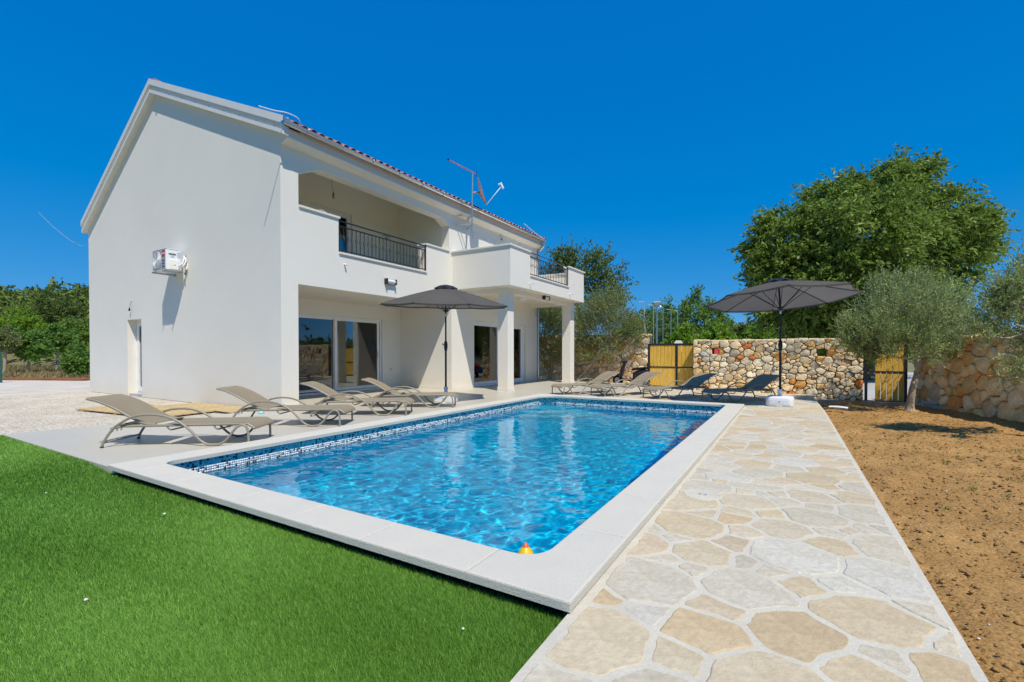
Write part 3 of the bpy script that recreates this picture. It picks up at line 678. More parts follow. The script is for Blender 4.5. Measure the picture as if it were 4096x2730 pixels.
# roof
APX, APZ = -14.3, 8.16
def fz(x): return 5.70 + (x+8.60)*(APZ-5.70)/(APX+8.60)
roof = H(MB().prism([(-8.60, 5.70), (APX, APZ), (-19.1, 5.02), (-19.1, 4.93), (APX, APZ-.1), (-8.60, 5.61)], 'y', GY-.06, HE+.06).build('roof', 'roof_tile'))
vl = lambda dz, e=0: [(-8.63+e, 5.435+dz), (-14.29, 7.845+dz), (-18.98, 4.83+dz)]
for a, b, y0, mt_, nm in ((0, .085, 5.615, 'painted_grey', 'verge_moulding'), (.086, .20, 5.66, 'painted_grey', 'verge_board'), (.201, .355, 5.60, 'painted_grey', 'verge_flashing'), (.175, .1995, 5.612, 'painted_grey', 'verge_drip')):
    lo = vl(a); hi = vl(b); MB().prism(lo+hi[::-1], 'y', y0, GY-.001).build(nm, mt_, roof)
for t in np.linspace(.06, .94, 9):
    x = -8.63+(-14.29+8.63)*t; z = 5.435+(7.845-5.435)*t
    MB().lathe([(.009, 0), (.009, .02), (.004, .022)], n=6).build('verge_screw', 'aluminium', roof, loc=(x, 5.65, z+.09))
tl = MB(); R0 = .088; seg = 7; ln = .40; sl_ = math.atan2(APZ-5.70, APX+8.60)
for k in range(2):
    r = R0-.014*k
    for i in range(seg+1):
        a = PI*i/seg; tl.v += [(0, math.cos(a)*r, math.sin(a)*r*.85), (-ln, math.cos(a)*r*.88, math.sin(a)*r*.8)]
n2 = 2*(seg+1)
for i in range(seg):
    a = 2*i; tl.f += [(a, a+2, a+3, a+1), (n2+a, n2+a+1, n2+a+3, n2+a+2), (a, n2+a, n2+a+2, a+2)]
tl.m = [0]*len(tl.f)
t0 = tl.build('roof_tile', 'roof_tile', roof, smooth=True, fix=False, autos=40); ny = 55; sp = (HE-GY+.05)/ny
rt = random.Random(4)
for i in range(ny):
    o = t0 if i == 0 else t0.copy()
    if i: COL.objects.link(o)
    o.location = (-8.60+rt.uniform(-.012, .012), GY+.13+sp*(i+.0), 5.690); o.rotation_euler = (rt.uniform(-.03, .03), .41, rt.uniform(-.02, .02))
# rest of the tiling on both slopes and the ridge
def roof_field():
    V = []; F = []
    def strip(x0, z0, x1, z1, y):
        dx, dz = x1-x0, z1-z0; l = math.hypot(dx, dz); nx, nz = -dz/l, dx/l
        if nz < 0: nx, nz = -nx, -nz
        k = max(1, int(l/.36))
        for j in range(k):
            b = len(V)
            for (t, lift, rr_) in ((j/k, .035, .088), ((j+1.12)/k if j < k-1 else 1, .008, .076)):
                for i in range(5):
                    a = PI*i/4; V.append((x0+dx*t+nx*(lift+math.sin(a)*rr_*.85), y+math.cos(a)*rr_, z0+dz*t+nz*(lift+math.sin(a)*rr_*.85)))
            for i in range(4): F.append((b+i, b+i+1, b+6+i, b+5+i))
    for i in range(ny):
        y = GY+.13+sp*i; strip(-8.93, 5.80, APX, APZ-.06, y); strip(-19.1, 5.03, APX, APZ, y)
    o = np_mesh('roof_tiling', V, F, 'roof_tile', roof, smooth=True); o['kind'] = 'stuff'
roof_field()
rg = MB()
for i in range(seg+1):
    a = PI*i/seg; rg.v += [(math.cos(a)*.12, 0, math.sin(a)*.11), (math.cos(a)*.105, .45, math.sin(a)*.095)]
for i in range(seg): rg.f.append((2*i, 2*i+2, 2*i+3, 2*i+1))
rg.f.append(tuple(2*i for i in range(seg+1))); rg.m = [0]*len(rg.f); r0 = rg.build('ridge_tile', 'roof_tile', roof, smooth=True, autos=40)
for i in range(28):
    o = r0 if i == 0 else r0.copy()
    if i: COL.objects.link(o)
    o.location = (APX, 5.70+i*.41, APZ-.015)
# gutter
gc = (-8.59, 5.675); gr = .068; gm = MB(); sec = [(gc[0]+gr*math.cos(a), gc[1]+gr*math.sin(a)) for a in np.linspace(0, -PI, 13)]; sec2 = [(gc[0]+(gr-.004)*math.cos(a), gc[1]+(gr-.004)*math.sin(a)) for a in np.linspace(-PI, 0, 13)]
gm.prism(sec+sec2, 'y', 5.60, 17.02)
for y in (5.60, 17.014): gm.prism(sec, 'y', y-.003, y+.002)
gut = H(gm.build('gutter', 'zinc', smooth=True, autos=35))
MB().tube([(gc[0]+gr, 5.6, gc[1]), (gc[0]+gr, 17.02, gc[1])], .009, 8).build('bead', 'zinc', gut, smooth=True, autos=50)
MB().prism([(5.61, 5.662), (5.98, 5.662), (5.61, 5.80)], 'x', gc[0]-.02, gc[0]-.017).build('end_flashing', 'zinc', gut)
bk = [(gc[0]+(gr+.004)*math.cos(a), 0, gc[1]+(gr+.004)*math.sin(a)) for a in np.linspace(.25, -PI, 12)]; b0 = MB().tube(bk, .006, 6, flat=2.2).build('bracket', 'zinc', gut, smooth=True)
for i in range(13):
    o = b0 if i == 0 else b0.copy()
    if i: COL.objects.link(o)
    o.location = (0, 6.12+i*.875, 0)
H(MB().tube(bez([(gc[0], 16.93, 5.60), (gc[0], 16.93, 5.46), (gc[0]-.02, 16.93, 5.40), (-8.84, 16.98, 5.22), (-8.87, 16.98, 5.12), (-8.87, 16.98, 2.6), (-8.87, 16.98, .06)], 4), .042, 10).build('downpipe', 'zinc', smooth=True, autos=50))
for k, pts in enumerate(([(-8.56, 5.98, 5.72), (-8.50, 5.86, 5.80), (-8.50, 5.62, 5.80), (-8.50, 5.35, 5.73), (-8.5, 5.06, 5.68)], [(-8.5, 16.8, 5.66), (-8.5, 16.55, 5.67), (-8.5, 15.98, 5.74), (-8.5, 15.13, 5.89)])):
    o = H(MB().tube(bez(pts, 6), .011, 6).build('cable', 'white_plastic', smooth=True)); o['label'] = 'white cable end standing up from the gutter'

# balcony over the terrace
BX, BY0, BY1 = -6.83, 11.35, 16.84
bal = MB(); bal.prism([(GX+.001, BY0), (BX, BY0), (BX, BY1), (GX+.001, BY1)], 'z', 3.03, 3.18)
bal = H(bal.build('balcony', 'stucco'))
pf = [(BY0, 3.1805), (BY1, 3.1805), (BY1, 4.15), (15.43, 4.15), (15.43, 3.43), (12.52, 3.43), (12.52, 4.15), (BY0, 4.15)]
MB().prism(pf, 'x', BX, BX-.16).build('parapet', 'stucco', bal)
MB().box(GX+.001, BX-.1605, BY0, BY0+.16, 3.1805, 4.15).build('parapet', 'stucco', bal); MB().box(GX+.001, BX-.1605, BY1-.16, BY1, 3.1805, 4.15).build('parapet', 'stucco', bal)
def bcap(x0, x1, y0, y1, z0, z1): return MB().bbox(x0, x1, y0, y1, z0, z1, .006).build('parapet_cap', 'stone_white', bal)
bcap(GX+.002, BX+.04, BY0-.04, BY0+.20, 4.151, 4.205); bcap(BX-.20, BX+.04, BY0+.201, 12.55, 4.151, 4.205); bcap(BX-.20, BX+.04, 15.40, BY1+.04, 4.151, 4.205)
bcap(GX+.002, BX-.201, BY1-.20, BY1+.04, 4.151, 4.205); bcap(BX-.20, BX+.035, 12.522, 15.428, 3.431, 3.475)
bm_ = MB(); bm_.box(-7.54, -7.18, 11.80, 16.75, 2.905, 3.0295); bm_.box(GX+.001, -7.5405, 11.80, 12.15, 2.905, 3.0295); bm_.box(GX+.001, -7.5405, 16.40, 16.75, 2.905, 3.0295)
bm_.build('beam', 'stucco', bal)
for y in (11.80, 16.40):
    p = H(MB().bbox(-7.54, -7.185, y+.002, y+.35, -.05, 2.9045, .006).build('pillar', 'stucco'))
    m = MB(); m.prism([(-7.552, y-.010), (-7.173, y-.010), (-7.173, y+.362), (-7.552, y+.362)], 'z', -.049, .033, [[(-7.539, y+.003), (-7.186, y+.003), (-7.186, y+.349), (-7.539, y+.349)]]); m.build('skirting', 'stone_white', p)
for y in (12.50, 15.49): MB().tube([(BX-.1, y, 3.215), (BX+.16, y, 3.205)], .016, 8).build('drain_spout', 'white_plastic', bal)
H(MB().tube([(GX+.0, 7.325, 3.15), (GX+.055, 7.325, 3.15), (GX+.075, 7.325, 3.13)], .02, 8).build('drain_spout', 'white_plastic'))
# wrought-iron railings
def railing(x, y0, y1, zb, zt, n, parent):
    r = MB()
    r.box(x-.02, x+.02, y0, y1, zt-.022, zt); r.box(x-.012, x+.012, y0+.001, y1-.001, zt-.145, zt-.12); r.box(x-.012, x+.012, y0+.001, y1-.001, zb, zb+.025)
    for y in (y0, y1-.03): r.box(x-.0145, x+.0145, y, y+.029, zb-.03, zt-.0225)
    ra = r.build('railing', 'iron', parent); h = zt-.146-zb-.026
    b = MB(); zc = h*.52; b.box(-.0075, .0075, -.0075, .0075, 0, zc-.06); b.box(-.0075, .0075, -.0075, .0075, zc+.06, h)
    for k in range(4):
        a0 = k*PI/2; b.tube([(math.sin(PI*t)*.026*math.cos(a0+2.2*t), math.sin(PI*t)*.026*math.sin(a0+2.2*t), zc-.06+.12*t) for t in np.linspace(0, 1, 7)], .0046, 5)
    b0 = b.build('baluster', 'iron', ra)
    for i in range(n):
        o = b0 if i == 0 else b0.copy()
        if i: COL.objects.link(o)
        o.location = (x, y0+.03+(y1-y0-.06)*(i+1)/(n+1), zb+.0255); o.rotation_euler = (0, 0, i*.7)
    ym = (y0+y1)/2; s = MB()
    for d in (-1, 1):
        pts = [(x, ym+d*(.01+.03*t+.085*t*t), zt-.118+.09*math.sin(PI*t*.85)) for t in np.linspace(0, 1, 9)]; s.tube(pts, .006, 6)
        cy0, cz0 = pts[-1][1], pts[-1][2]
        s.tube([(x, cy0+d*(.02*math.sin(a)*(1-a/9)), cz0+.02*(1-math.cos(a))*(1-a/9)*.8) for a in np.linspace(0, 4.6, 10)], .005, 6)
        s.tube([(x, ym+d*(.035+.02*math.cos(a)*(1-a/11)), zt-.085+.02*math.sin(a)*(1-a/11)) for a in np.linspace(-1.5, 4.2, 10)], .0045, 6)
    s.build('scroll', 'iron', ra); return ra
H(railing(GX-.02, 7.175, 10.175, 3.455, 4.150, 23, None)); rb = railing(BX-.05, 12.525, 15.425, 3.51, 4.19, 22, bal)
# small fittings on the walls
def wall_lamp(loc, w, h, d, label, rz=0):
    t = thing('wall_lamp', label, 'lamp', loc, rz, 'outdoor wall lamps on the villa')
    m = MB(); m.box(0, .02, -w/2, w/2, 0, h); m.box(.02, d, -w/2, -w/2+.03, 0, h); m.box(.02, d, w/2-.03, w/2, 0, h); m.build('housing', 'black_plastic', t)
    prof = [(.021, .008)] + [(.021+(d-.03)*math.sin(a), .008+(h-.016)*(.5-.5*math.cos(a))) for a in np.linspace(.35, PI-.35, 9)] + [(.021, h-.008)]
    m = MB(); m.prism(prof, 'y', -w/2+.031, w/2-.031); m.build('diffuser', 'white_plastic', t, smooth=True, autos=45); return t
wall_lamp((GX+.001, 8.74, 2.86), .34, .14, .11, 'black and white wall lamp on plain wall above the recess')
wall_lamp((-7.179, 14.22, 2.895), .36, .13, .11, 'black and white wall lamp on the beam under the balcony')
cl = thing('ceiling_lamp', 'round white dome lamp on the ceiling under the balcony', 'lamp', (-8.10, 14.3, 3.029))
MB().lathe([(.18, 0), (.18, -.02), (.17, -.025)], n=24).build('base', 'white_plastic', cl, smooth=True, autos=40); MB().lathe([(.168, -.0255), (.155, -.055), (.11, -.085), (.05, -.1), (.005, -.102)], n=24).build('dome', 'label_white', cl, smooth=True, autos=50)
def bulb(loc, pts, label, name='hanging_bulb'):
    t = thing(name, label, 'lamp', loc); MB().tube(bez(pts, 5), .004, 6).build('wire', 'black_plastic', t, smooth=True)
    e = Vector(pts[-1]); MB().lathe([(.012, .0), (.018, -.02), (.024, -.08), (.02, -.085)], tuple(e), 10).build('socket', 'black_plastic', t, smooth=True, autos=50)
    return t, e
t, e = bulb((-10.2, 7.99, 5.98), [(0, 0, 0), (0, .0, -.45), (0, .03, -.62), (0, .05, -.72)], 'bare bulb hanging on a wire in the loggia')
MB().lathe([(.018, -.086), (.03, -.11), (.032, -.13), (.02, -.155), (.003, -.16)], tuple(e), 12).build('bulb', 'glass', t, smooth=True)
bulb((GX+.001, 14.1, 5.27), [(0, 0, 0), (.03, -.02, .05), (.06, .02, .0), (.06, .04, -.07)], 'loose lamp wire with socket on upper wall above the balcony', 'loose_wire')
bulb((-15.83, GY-.001, 2.50), [(0, 0, 0), (.02, -.02, .03), (.02, -.04, -.05), (-.02, -.05, -.15)], 'loose lamp wire with socket above the side door', 'loose_wire')
tag(MB().tube([(-14.266, GY-.002, 7.34), (-14.266, GY+.05, 7.34)], .045, 14).build('vent_hole', 'silver_grey'), 'small round vent high up in the gable wall', 'vent')
so = thing('wall_socket', 'small white socket low on wall beside sliding door', 'socket', (-11.049, 10.88, .53)); MB().bbox(0, .02, -.04, .04, 0, .08, .004).build('plate', 'white_plastic', so); MB().lathe([(.022, 0), (.022, .004), (.018, .005)], n=14).build('socket_face', 'silver_grey', so, loc=(.0205, 0, .04), rot=(0, PI/2, 0))
tw = MB(); V = []
for i in range(9):
    for j in range(5): V.append((-.12+.06*j*.9, -.12+.03*i, .035*math.sin(PI*i/8)*(1+.5*math.sin(j*1.7))+.002))
tw.add(V, [(i*5+j, i*5+j+1, i*5+j+6, i*5+j+5) for i in range(8) for j in range(4)]); tag(tw.build('towel', 'towel', loc=(GX-.08, 6.72, 4.222), smooth=True), 'crumpled white towel lying on the loggia parapet', 'towel')

# ------------------------------------------------------------------ air conditioner on the gable
ac = thing('air_conditioner', 'white outdoor air conditioner on steel brackets, fan facing the lawn', 'air conditioner', (-13.06, GY, 3.03))
def A(o): o.parent = ac; return o
bx0, bx1, by0, by1 = -.335, .325, -.45, -.12
A(MB().bbox(bx0, bx1, by0, by1, .055, .545, .012).build('casing', 'white_pvc'))
A(MB().bbox(bx0-.008, bx1+.008, by0-.008, by1+.004, .5455, .558, .005).build('lid', 'white_pvc'))
A(MB().bbox(bx0+.02, bx0+.47, by0-.014, by0-.0005, .075, .53, .006).build('fan_panel', 'silver_grey'))
fg = MB(); fc = (bx0+.245, by0-.022, .302)
for r in np.linspace(.03, .205, 8): fg.tube([(fc[0]+r*math.cos(a), fc[1]+.004*(r/.2), fc[2]+r*math.sin(a)) for a in np.linspace(0, 2*PI, 25)], .0055, 5, cap=False)
for k in range(6): a = k*PI/3; fg.tube([(fc[0], fc[1], fc[2]), (fc[0]+.2*math.cos(a), fc[1], fc[2]+.2*math.sin(a))], .004, 5)
A(fg.build('fan_grille', 'white_pvc', smooth=True))
A(MB().bbox(bx0+.485, bx1-.012, by0-.011, by0-.0005, .075, .53, .004).build('front_panel', 'silver_grey'))
A(MB().box(bx0+.50, bx1-.03, by0-.014, by0-.0112, .36, .515).build('brand_plate', 'red_paint')); A(MB().box(bx0+.505, bx1-.035, by0-.0165, by0-.0142, .425, .452).build('brand_stripe', 'label_white'))
for z in (.12, .19, .26): A(MB().box(bx0+.50, bx1-.03, by0-.015, by0-.0112, z, z+.018).build('slit', 'black_plastic'))
A(MB().bbox(bx1+.0005, bx1+.03, by0+.07, by1-.07, .07, .30, .006).build('service_cover', 'white_pvc'))
A(MB().box(bx1+.0005, bx1+.012, by0+.06, by1-.12, .425, .445).build('grip', 'black_plastic')); A(MB().box(bx1+.0005, bx1+.003, by0+.10, by1-.15, .345, .395).build('rating_label', 'label_blue'))
A(MB().box(bx1+.0305, bx1+.033, by0+.10, by1-.18, .16, .20).build('warning_label', 'label_white')); A(MB().box(bx1+.0305, bx1+.0335, by0+.16, by0+.20, .155, .195).build('warning_label', 'label_yellow'))
A(MB().box(bx1+.0005, bx1+.003, by1-.09, by1-.01, .36, .50).build('rating_label', 'label_blue'))
pp = MB(); pp.tube(bez([(bx1+.03, -.19, .16), (bx1+.09, -.16, .20), (bx1+.07, -.09, .36), (bx1-.02, -.06, .42), (bx1+.05, -.05, .20), (bx1+.06, -.04, .1), (bx1+.03, 0, .25)], 6), .018, 8); pp.tube(bez([(bx1+.03, -.17, .12), (bx1+.10, -.12, .18), (bx1+.09, -.06, .32), (bx1+.02, -.05, .40)], 6), .014, 8)
A(pp.build('refrigerant_pipe', 'white_plastic', smooth=True))
A(MB().tube(bez([(bx1+.02, -.1, .05), (bx1+.02, -.08, -.02), (bx1+.02, -.06, -.12)], 4), .009, 6).build('drain_hose', 'white_plastic', smooth=True))
for x in (-.25, .27):
    m = MB(); m.box(x-.02, x+.02, -.50, -.006, .03, .034); m.box(x-.02, x-.016, -.50, -.006, -.004, .03); m.box(x-.022, x+.022, -.005, 0, -.01, .46); A(m.build('bracket', 'galv'))
    for y in (-.42, -.16): A(MB().lathe([(.018, .0345), (.02, .045), (.016, .0548)], (x, y, 0), 10).build('rubber_foot', 'white_plastic'))

# ------------------------------------------------------------------ aerial mast
MX, MY = -8.45, 11.74
an = thing('aerial_mast', 'steel aerial mast with satellite dish fixed to the villa wall', 'antenna', (MX, MY, 4.62))
def An(o): o.parent = an; return o
An(MB().tube([(0, 0, 0), (0, .02, 1.2), (0, .05, 2.05)], .022, 10).build('pole', 'galv', smooth=True, autos=50))
for z in (.44, .72):
    for dy in (-.2, .42): An(MB().tube([(0, .0, z), (GX-MX+.002, dy, z+.01)], .017, 8).build('wall_bracket', 'galv', smooth=True, autos=50))
    An(MB().lathe([(.034, -.02), (.034, .02)], (0, .0, z), 10).build('clamp', 'galv'))
dn = Vector((.80, .46, .30)).normalized(); du = Vector((0, 0, 1)); du = (du-dn*du.dot(dn)).normalized(); dr = dn.cross(du)
dc_ = Vector((.10, .30, 1.50)); V = []; F = []; nr, na = 6, 28
for i in range(nr+1):
    for k in range(na):
        r = i/nr; a = 2*PI*k/na; V.append(dc_+du*(r*.44*math.sin(a))+dr*(r*.40*math.cos(a))+dn*(.085*r*r))
for i in range(nr):
    for k in range(na): F.append((i*na+k, i*na+(k+1) % na, (i+1)*na+(k+1) % na, (i+1)*na+k))
dish = MB().add(V, F); k0 = len(dish.v); dish.add([v-dn*.008 for v in V], F)
An(dish.build('dish', 'painted_grey', smooth=True)); bot = dc_-du*.43+dn*.08; lnb = dc_+dn*.72-du*.02
An(MB().tube([bot, bot+(lnb-bot)*.9], .013, 8).build('feed_arm', 'painted_grey', smooth=True)); m = MB(); m.tube([lnb+du*.09-dn*.02, lnb-du*.10], .035, 10); m.tube([lnb+du*.06-dn*.10, lnb+du*.06+dn*.01], .03, 10); An(m.build('converter', 'white_plastic', smooth=True, autos=50))
An(MB().tube([(0, .04, 1.42), tuple(dc_-dn*.02)], .03, 6).build('dish_mount', 'galv')); An(MB().tube([tuple(dc_-dn*.05), tuple(bot-dn*.02)], .02, 6).build('dish_stay', 'galv'))
yb = Vector((0, .05, 2.06)); ye = Vector((-.30, -.78, 2.22)); yd = ye-yb; side = yd.cross(Vector((0, 0, 1))).normalized()
An(MB().tube([yb-yd*.16, ye], .011, 6).build('aerial_boom', 'orange_red')); el = MB()
for k in range(11): c = yb+yd*(.06+.085*k); hl = .10-.003*k; el.tube([c-side*hl*.5, c+side*hl*.5], .007, 5); el.tube([c-Vector((0, 0, .035)), c+Vector((0, 0, .035))], .008, 5)
An(el.build('aerial_elements', 'aluminium')); An(MB().tube([ye-yd*.03, ye+yd*.02], .028, 8).build('end_cap', 'black_plastic')); m = MB(); m.tube([yb-yd*.16+Vector((0, 0, .08)), yb-yd*.16-Vector((0, 0, .08))], .012, 6); An(m.build('reflector', 'black_plastic'))

# ------------------------------------------------------------------ sun loungers
def make_lounger(label):
    t = thing('sun_lounger', label, 'sun lounger', group='tan sling sun loungers round the pool')
    prof = [(0, .002), (.034, .08), (.092, .172), (.16, .253), (.247, .314), (.335, .362), (.44, .389), (.556, .396), (.672, .386), (.799, .348), (.916, .284), (1.013, .199), (1.091, .114), (1.16, .052), (1.229, .02), (1.298, .0145), (1.378, .03), (1.448, .085), (1.508, .165), (1.559, .226), (1.619, .254), (1.669, .236), (1.694, .168), (1.70, .08), (1.70, .002)]
    for s in (-1, 1):
        MB().tube([tuple(p) for p in bez([(a, s*.315, z) for a, z in prof], 3)], .0145, 10).build('arm_and_leg', 'frame_paint', t, smooth=True, autos=50)
        MB().tube(bez([(.20, s*.275, .252), (.60, s*.275, .256), (1.20, s*.275, .258), (1.62, s*.275, .262), (1.70, s*.275, .245), (1.755, s*.275, .205)], 4), .0165, 8).build('seat_rail', 'frame_paint', t, smooth=True, autos=50)
        MB().tube(bez([(.60, s*.272, .268), (.42, s*.272, .300), (.114, s*.272, .476), (-.06, s*.272, .555), (-.13, s*.272, .575), (-.185, s*.272, .588)], 4), .0155, 8).build('back_rail', 'frame_paint', t, smooth=True, autos=50)
        MB().tube([(.03, s*.19, .212), (.20, s*.19, .245), (.42, s*.19, .285)], .013, 8).build('prop_bar', 'frame_paint', t, smooth=True, autos=50)
        for x in (.05, .1, .15): MB().tube([(x, s*.19, .2+x*.19), (x-.012, s*.19, .165+x*.19)], .008, 6).build('prop_notch', 'frame_paint', t)
        MB().tube([(.02, s*.315, .012), (-.006, s*.315, .0)], .0165, 8).build('foot_cap', 'black_plastic', t)
    MB().tube([(.03, -.315, .06), (.03, .315, .06)], .011, 8).build('cross_bar', 'frame_paint', t, smooth=True, autos=50)
    MB().tube([(.03, -.20, .213), (.03, .20, .213)], .012, 8).build('cross_bar', 'frame_paint', t, smooth=True, autos=50)
    MB().tube([(.19, -.30, .270), (.19, .30, .270)], .011, 8).build('cross_bar', 'frame_paint', t, smooth=True, autos=50)
    for x in (.72, 1.27): MB().tube(bez([(x, -.27, .25), (x+.03, -.265, .205), (x+.05, -.2, .198), (x+.05, .2, .198), (x+.03, .265, .205), (x, .27, .25)], 4), .010, 8).build('cross_bar', 'frame_paint', t, smooth=True, autos=50)
    MB().tube([(1.755, -.275, .205), (1.755, .275, .205)], .0145, 8).build('cross_bar', 'frame_paint', t, smooth=True, autos=50)
    MB().tube([(-.185, -.272, .588), (-.185, .272, .588)], .0155, 8).build('cross_bar', 'frame_paint', t, smooth=True, autos=50)
    def sling(pts, sag, name):
        P = bez([(a, 0, z) for a, z in pts], 5); ny = 7; V = []; F = []
        for i, p in enumerate(P):
            e = math.sin(PI*i/(len(P)-1))**.5
            for j in range(ny): u = -1+2*j/(ny-1); V.append((p.x, u*.268, p.z-sag*e*(1-u*u)))
        n = len(V); V += [(a, b, c-.004) for a, b, c in V]
        for i in range(len(P)-1):
            for j in range(ny-1): q = i*ny+j; F += [(q, q+1, q+ny+1, q+ny), (n+q, n+q+ny, n+q+ny+1, n+q+1)]
        m = MB().add(V, F); return m.build(name, 'sling', t, smooth=True)
    sling([(.70, .272), (1.0, .273), (1.35, .275), (1.62, .279), (1.705, .260), (1.758, .221)], .012, 'seat_sling')
    sling([(.60, .285), (.52, .285), (.42, .314), (.114, .493), (-.06, .572), (-.13, .592), (-.185, .605)], .014, 'back_sling')
    return t
lab = ['tan sun lounger nearest the lawn, in front of the wooden boards', 'tan sun lounger second from the lawn, in front of the gable corner', 'tan sun lounger third from the lawn, before the sliding glass door', 'tan sun lounger beside the open parasol nearest the house',
       'tan sun lounger at the far pool end, closest to the white pillars', 'tan sun lounger at the far pool end, in front of the scooter', 'tan sun lounger half shaded, in front of the wooden gate', 'tan sun lounger fully shaded, next to the white parasol base by the stone wall']
lr = make_lounger(lab[0])
# (middle of the rear feet), direction of the foot end in degrees
spots = [(-7.315, 2.525, 36), (-7.60, 4.17, 33), (-7.59, 5.60, 34), (-7.63, 7.03, 33.5), (-4.52, 13.05, 236), (-3.40, 13.18, 235), (-1.98, 13.22, 234), (-.50, 13.12, 231.5)]
for i, (x, y, a) in enumerate(spots):
    o = lr if i == 0 else copy_tree(lr)
    o.location = (x, y, -.05); o.rotation_euler = (0, 0, math.radians(a)); o['label'] = lab[i]

# ------------------------------------------------------------------ parasols
def make_parasol(loc, label, tilt, spin, basespin, zr, za):
    t = thing('parasol', label, 'parasol', loc, 0, 'dark grey parasols')
    MB().tube([(0, 0, .19), (0, 0, 1.36)], .0235, 12).build('lower_pole', 'pole_black', t, smooth=True, autos=50)
    MB().tube([(0, 0, 1.30), (0, 0, 2.03)], .0195, 12).build('upper_pole', 'pole_black', t, smooth=True, autos=50)
    MB().lathe([(.026, 1.17), (.03, 1.2), (.042, 1.27), (.044, 1.33), (.034, 1.40), (.024, 1.42)], n=12).build('crank_housing', 'pole_black', t, smooth=True, autos=50)
    ck = MB(); ck.tube([(-.03, 0, 1.34), (-.085, 0, 1.345)], .008, 6); ck.tube([(-.085, 0, 1.32), (-.085, 0, 1.37)], .011, 8); ck.build('crank_handle', 'pole_black', t)
    MB().tube([(0, 0, 1.165), (0, 0, 1.175)], .025, 12).build('collar', 'label_white', t)
    MB().tube([(0, 0, 1.99), (0, 0, 2.06)], .0215, 12).build('tilt_joint', 'aluminium', t, smooth=True, autos=50)
    # head: everything above the joint leans
    M_ = Matrix.Translation((0, 0, 2.04)) @ Matrix.Rotation(tilt[2], 4, Vector((tilt[0], tilt[1], 0))) @ Matrix.Rotation(spin, 4, 'Z')
    def TR(mb): mb.v = [tuple(M_ @ Vector(p)) for p in mb.v]; return mb
    R = 1.50; n = 8
    TR(MB().tube([(0, 0, 0), (0, 0, za+.02)], .019, 10)).build('head_pole', 'pole_black', t, smooth=True, autos=50)
    TR(MB().lathe([(.05, .06), (.055, .08), (.05, .1), (.022, .11)], n=12)).build('hub', 'pole_black', t, smooth=True, autos=50)
    TR(MB().lathe([(.03, za-.04), (.045, za-.02), (.04, za+.01), (.01, za+.05)], n=12)).build('crown_hub', 'pole_black', t, smooth=True, autos=50)
    V = []; F = []; nr = 8; ns = 6
    for k in range(n):
        for j in range(ns):
            for i in range(nr+1):
                r = i/nr; u = j/ns; a0 = 2*PI*k/n; a1 = 2*PI*(k+1)/n
                p = Vector((math.cos(a0), math.sin(a0), 0))*(1-u)+Vector((math.cos(a1), math.sin(a1), 0))*u
                bulge = math.sin(PI*u); z = za+(zr-za)*(r**1.06)-.020*bulge*r+.016*math.sin(PI*r)
                q = p*(R*r*(1-.028*bulge*r)); V.append((q.x, q.y, z))
    m_ = nr+1
    for k in range(n*ns):
        k2 = (k+1) % (n*ns)
        for i in range(nr): F.append((k*m_+i, k*m_+i+1, k2*m_+i+1, k2*m_+i))
    c = MB().add(V, F); TR(c); can = c.build('canopy', 'canopy', t, smooth=True, fix=False, autos=12)
    hm = MB()
    ring = [V[k*m_+nr] for k in range(n*ns)]; hm.add(ring+[(x*.996, y*.996, z-.035) for x, y, z in ring], [(k, (k+1) % (n*ns), n*ns+(k+1) % (n*ns), n*ns+k) for k in range(n*ns)]); TR(hm).build('hem', 'canopy', can, smooth=True, fix=False)
    V = []; F = []; q = 16
    for k in range(q):
        a = 2*PI*k/q; w = .022 if k % 2 else -.012
        V += [(.03*math.cos(a), .03*math.sin(a), za+.055), (.16*math.cos(a), .16*math.sin(a), za+.03), (.27*math.cos(a), .27*math.sin(a), za-.045+w)]
    for k in range(q):
        b = 3*k; e = 3*((k+1) % q); F += [(b, e, e+1, b+1), (b+1, e+1, e+2, b+2)]
    TR(MB().add(V, F)).build('vent_flap', 'pole_black', can, fix=False)
    for k in range(n):
        a = 2*PI*k/n; ca, sa = math.cos(a), math.sin(a)
        TR(MB().tube([(.04*ca, .04*sa, za-.02), (.75*ca, .75*sa, (za+zr)/2+.005), (R*.985*ca, R*.985*sa, zr-.012)], .0085, 6)).build('rib', 'pole_black', t, smooth=True, autos=60)
        TR(MB().tube([(.05*ca, .05*sa, .08), (.62*ca, .62*sa, za+(zr-za)*.42-.015)], .007, 6)).build('strut', 'pole_black', t, smooth=True, autos=60)
        TR(MB().tube([(R*.97*ca, R*.97*sa, zr-.008), (R*1.012*ca, R*1.012*sa, zr-.02)], .013, 6)).build('rib_tip', 'pole_black', t)
    # water-filled base
    bs = bpy.data.objects.new('base', None)
    poly = rr(-.265, .265, -.225, .225, .11, 7)
    def lay(s, z): return [(x*s, y*s, z) for x, y in poly]
    rings = [lay(.94, .0), lay(.985, .012), lay(1.0, .05), lay(1.0, .098), lay(.985, .102), lay(.985, .108), lay(1.0, .112), lay(.99, .165), lay(.95, .192), lay(.86, .205), lay(.3, .215)]
    k = len(poly); b = MB(); V = [p for r_ in rings for p in r_]; F = []
    for i in range(len(rings)-1):
        for j in range(k): F.append((i*k+j, i*k+(j+1) % k, (i+1)*k+(j+1) % k, (i+1)*k+j))
    F += [tuple(range(k-1, -1, -1)), tuple((len(rings)-1)*k+j for j in range(k))]
    b.add(V, F); Rz = Matrix.Rotation(basespin, 4, 'Z'); b.v = [tuple(Rz @ Vector(p)) for p in b.v]
    bo = b.build('base', 'white_plastic', t, smooth=True, autos=40)
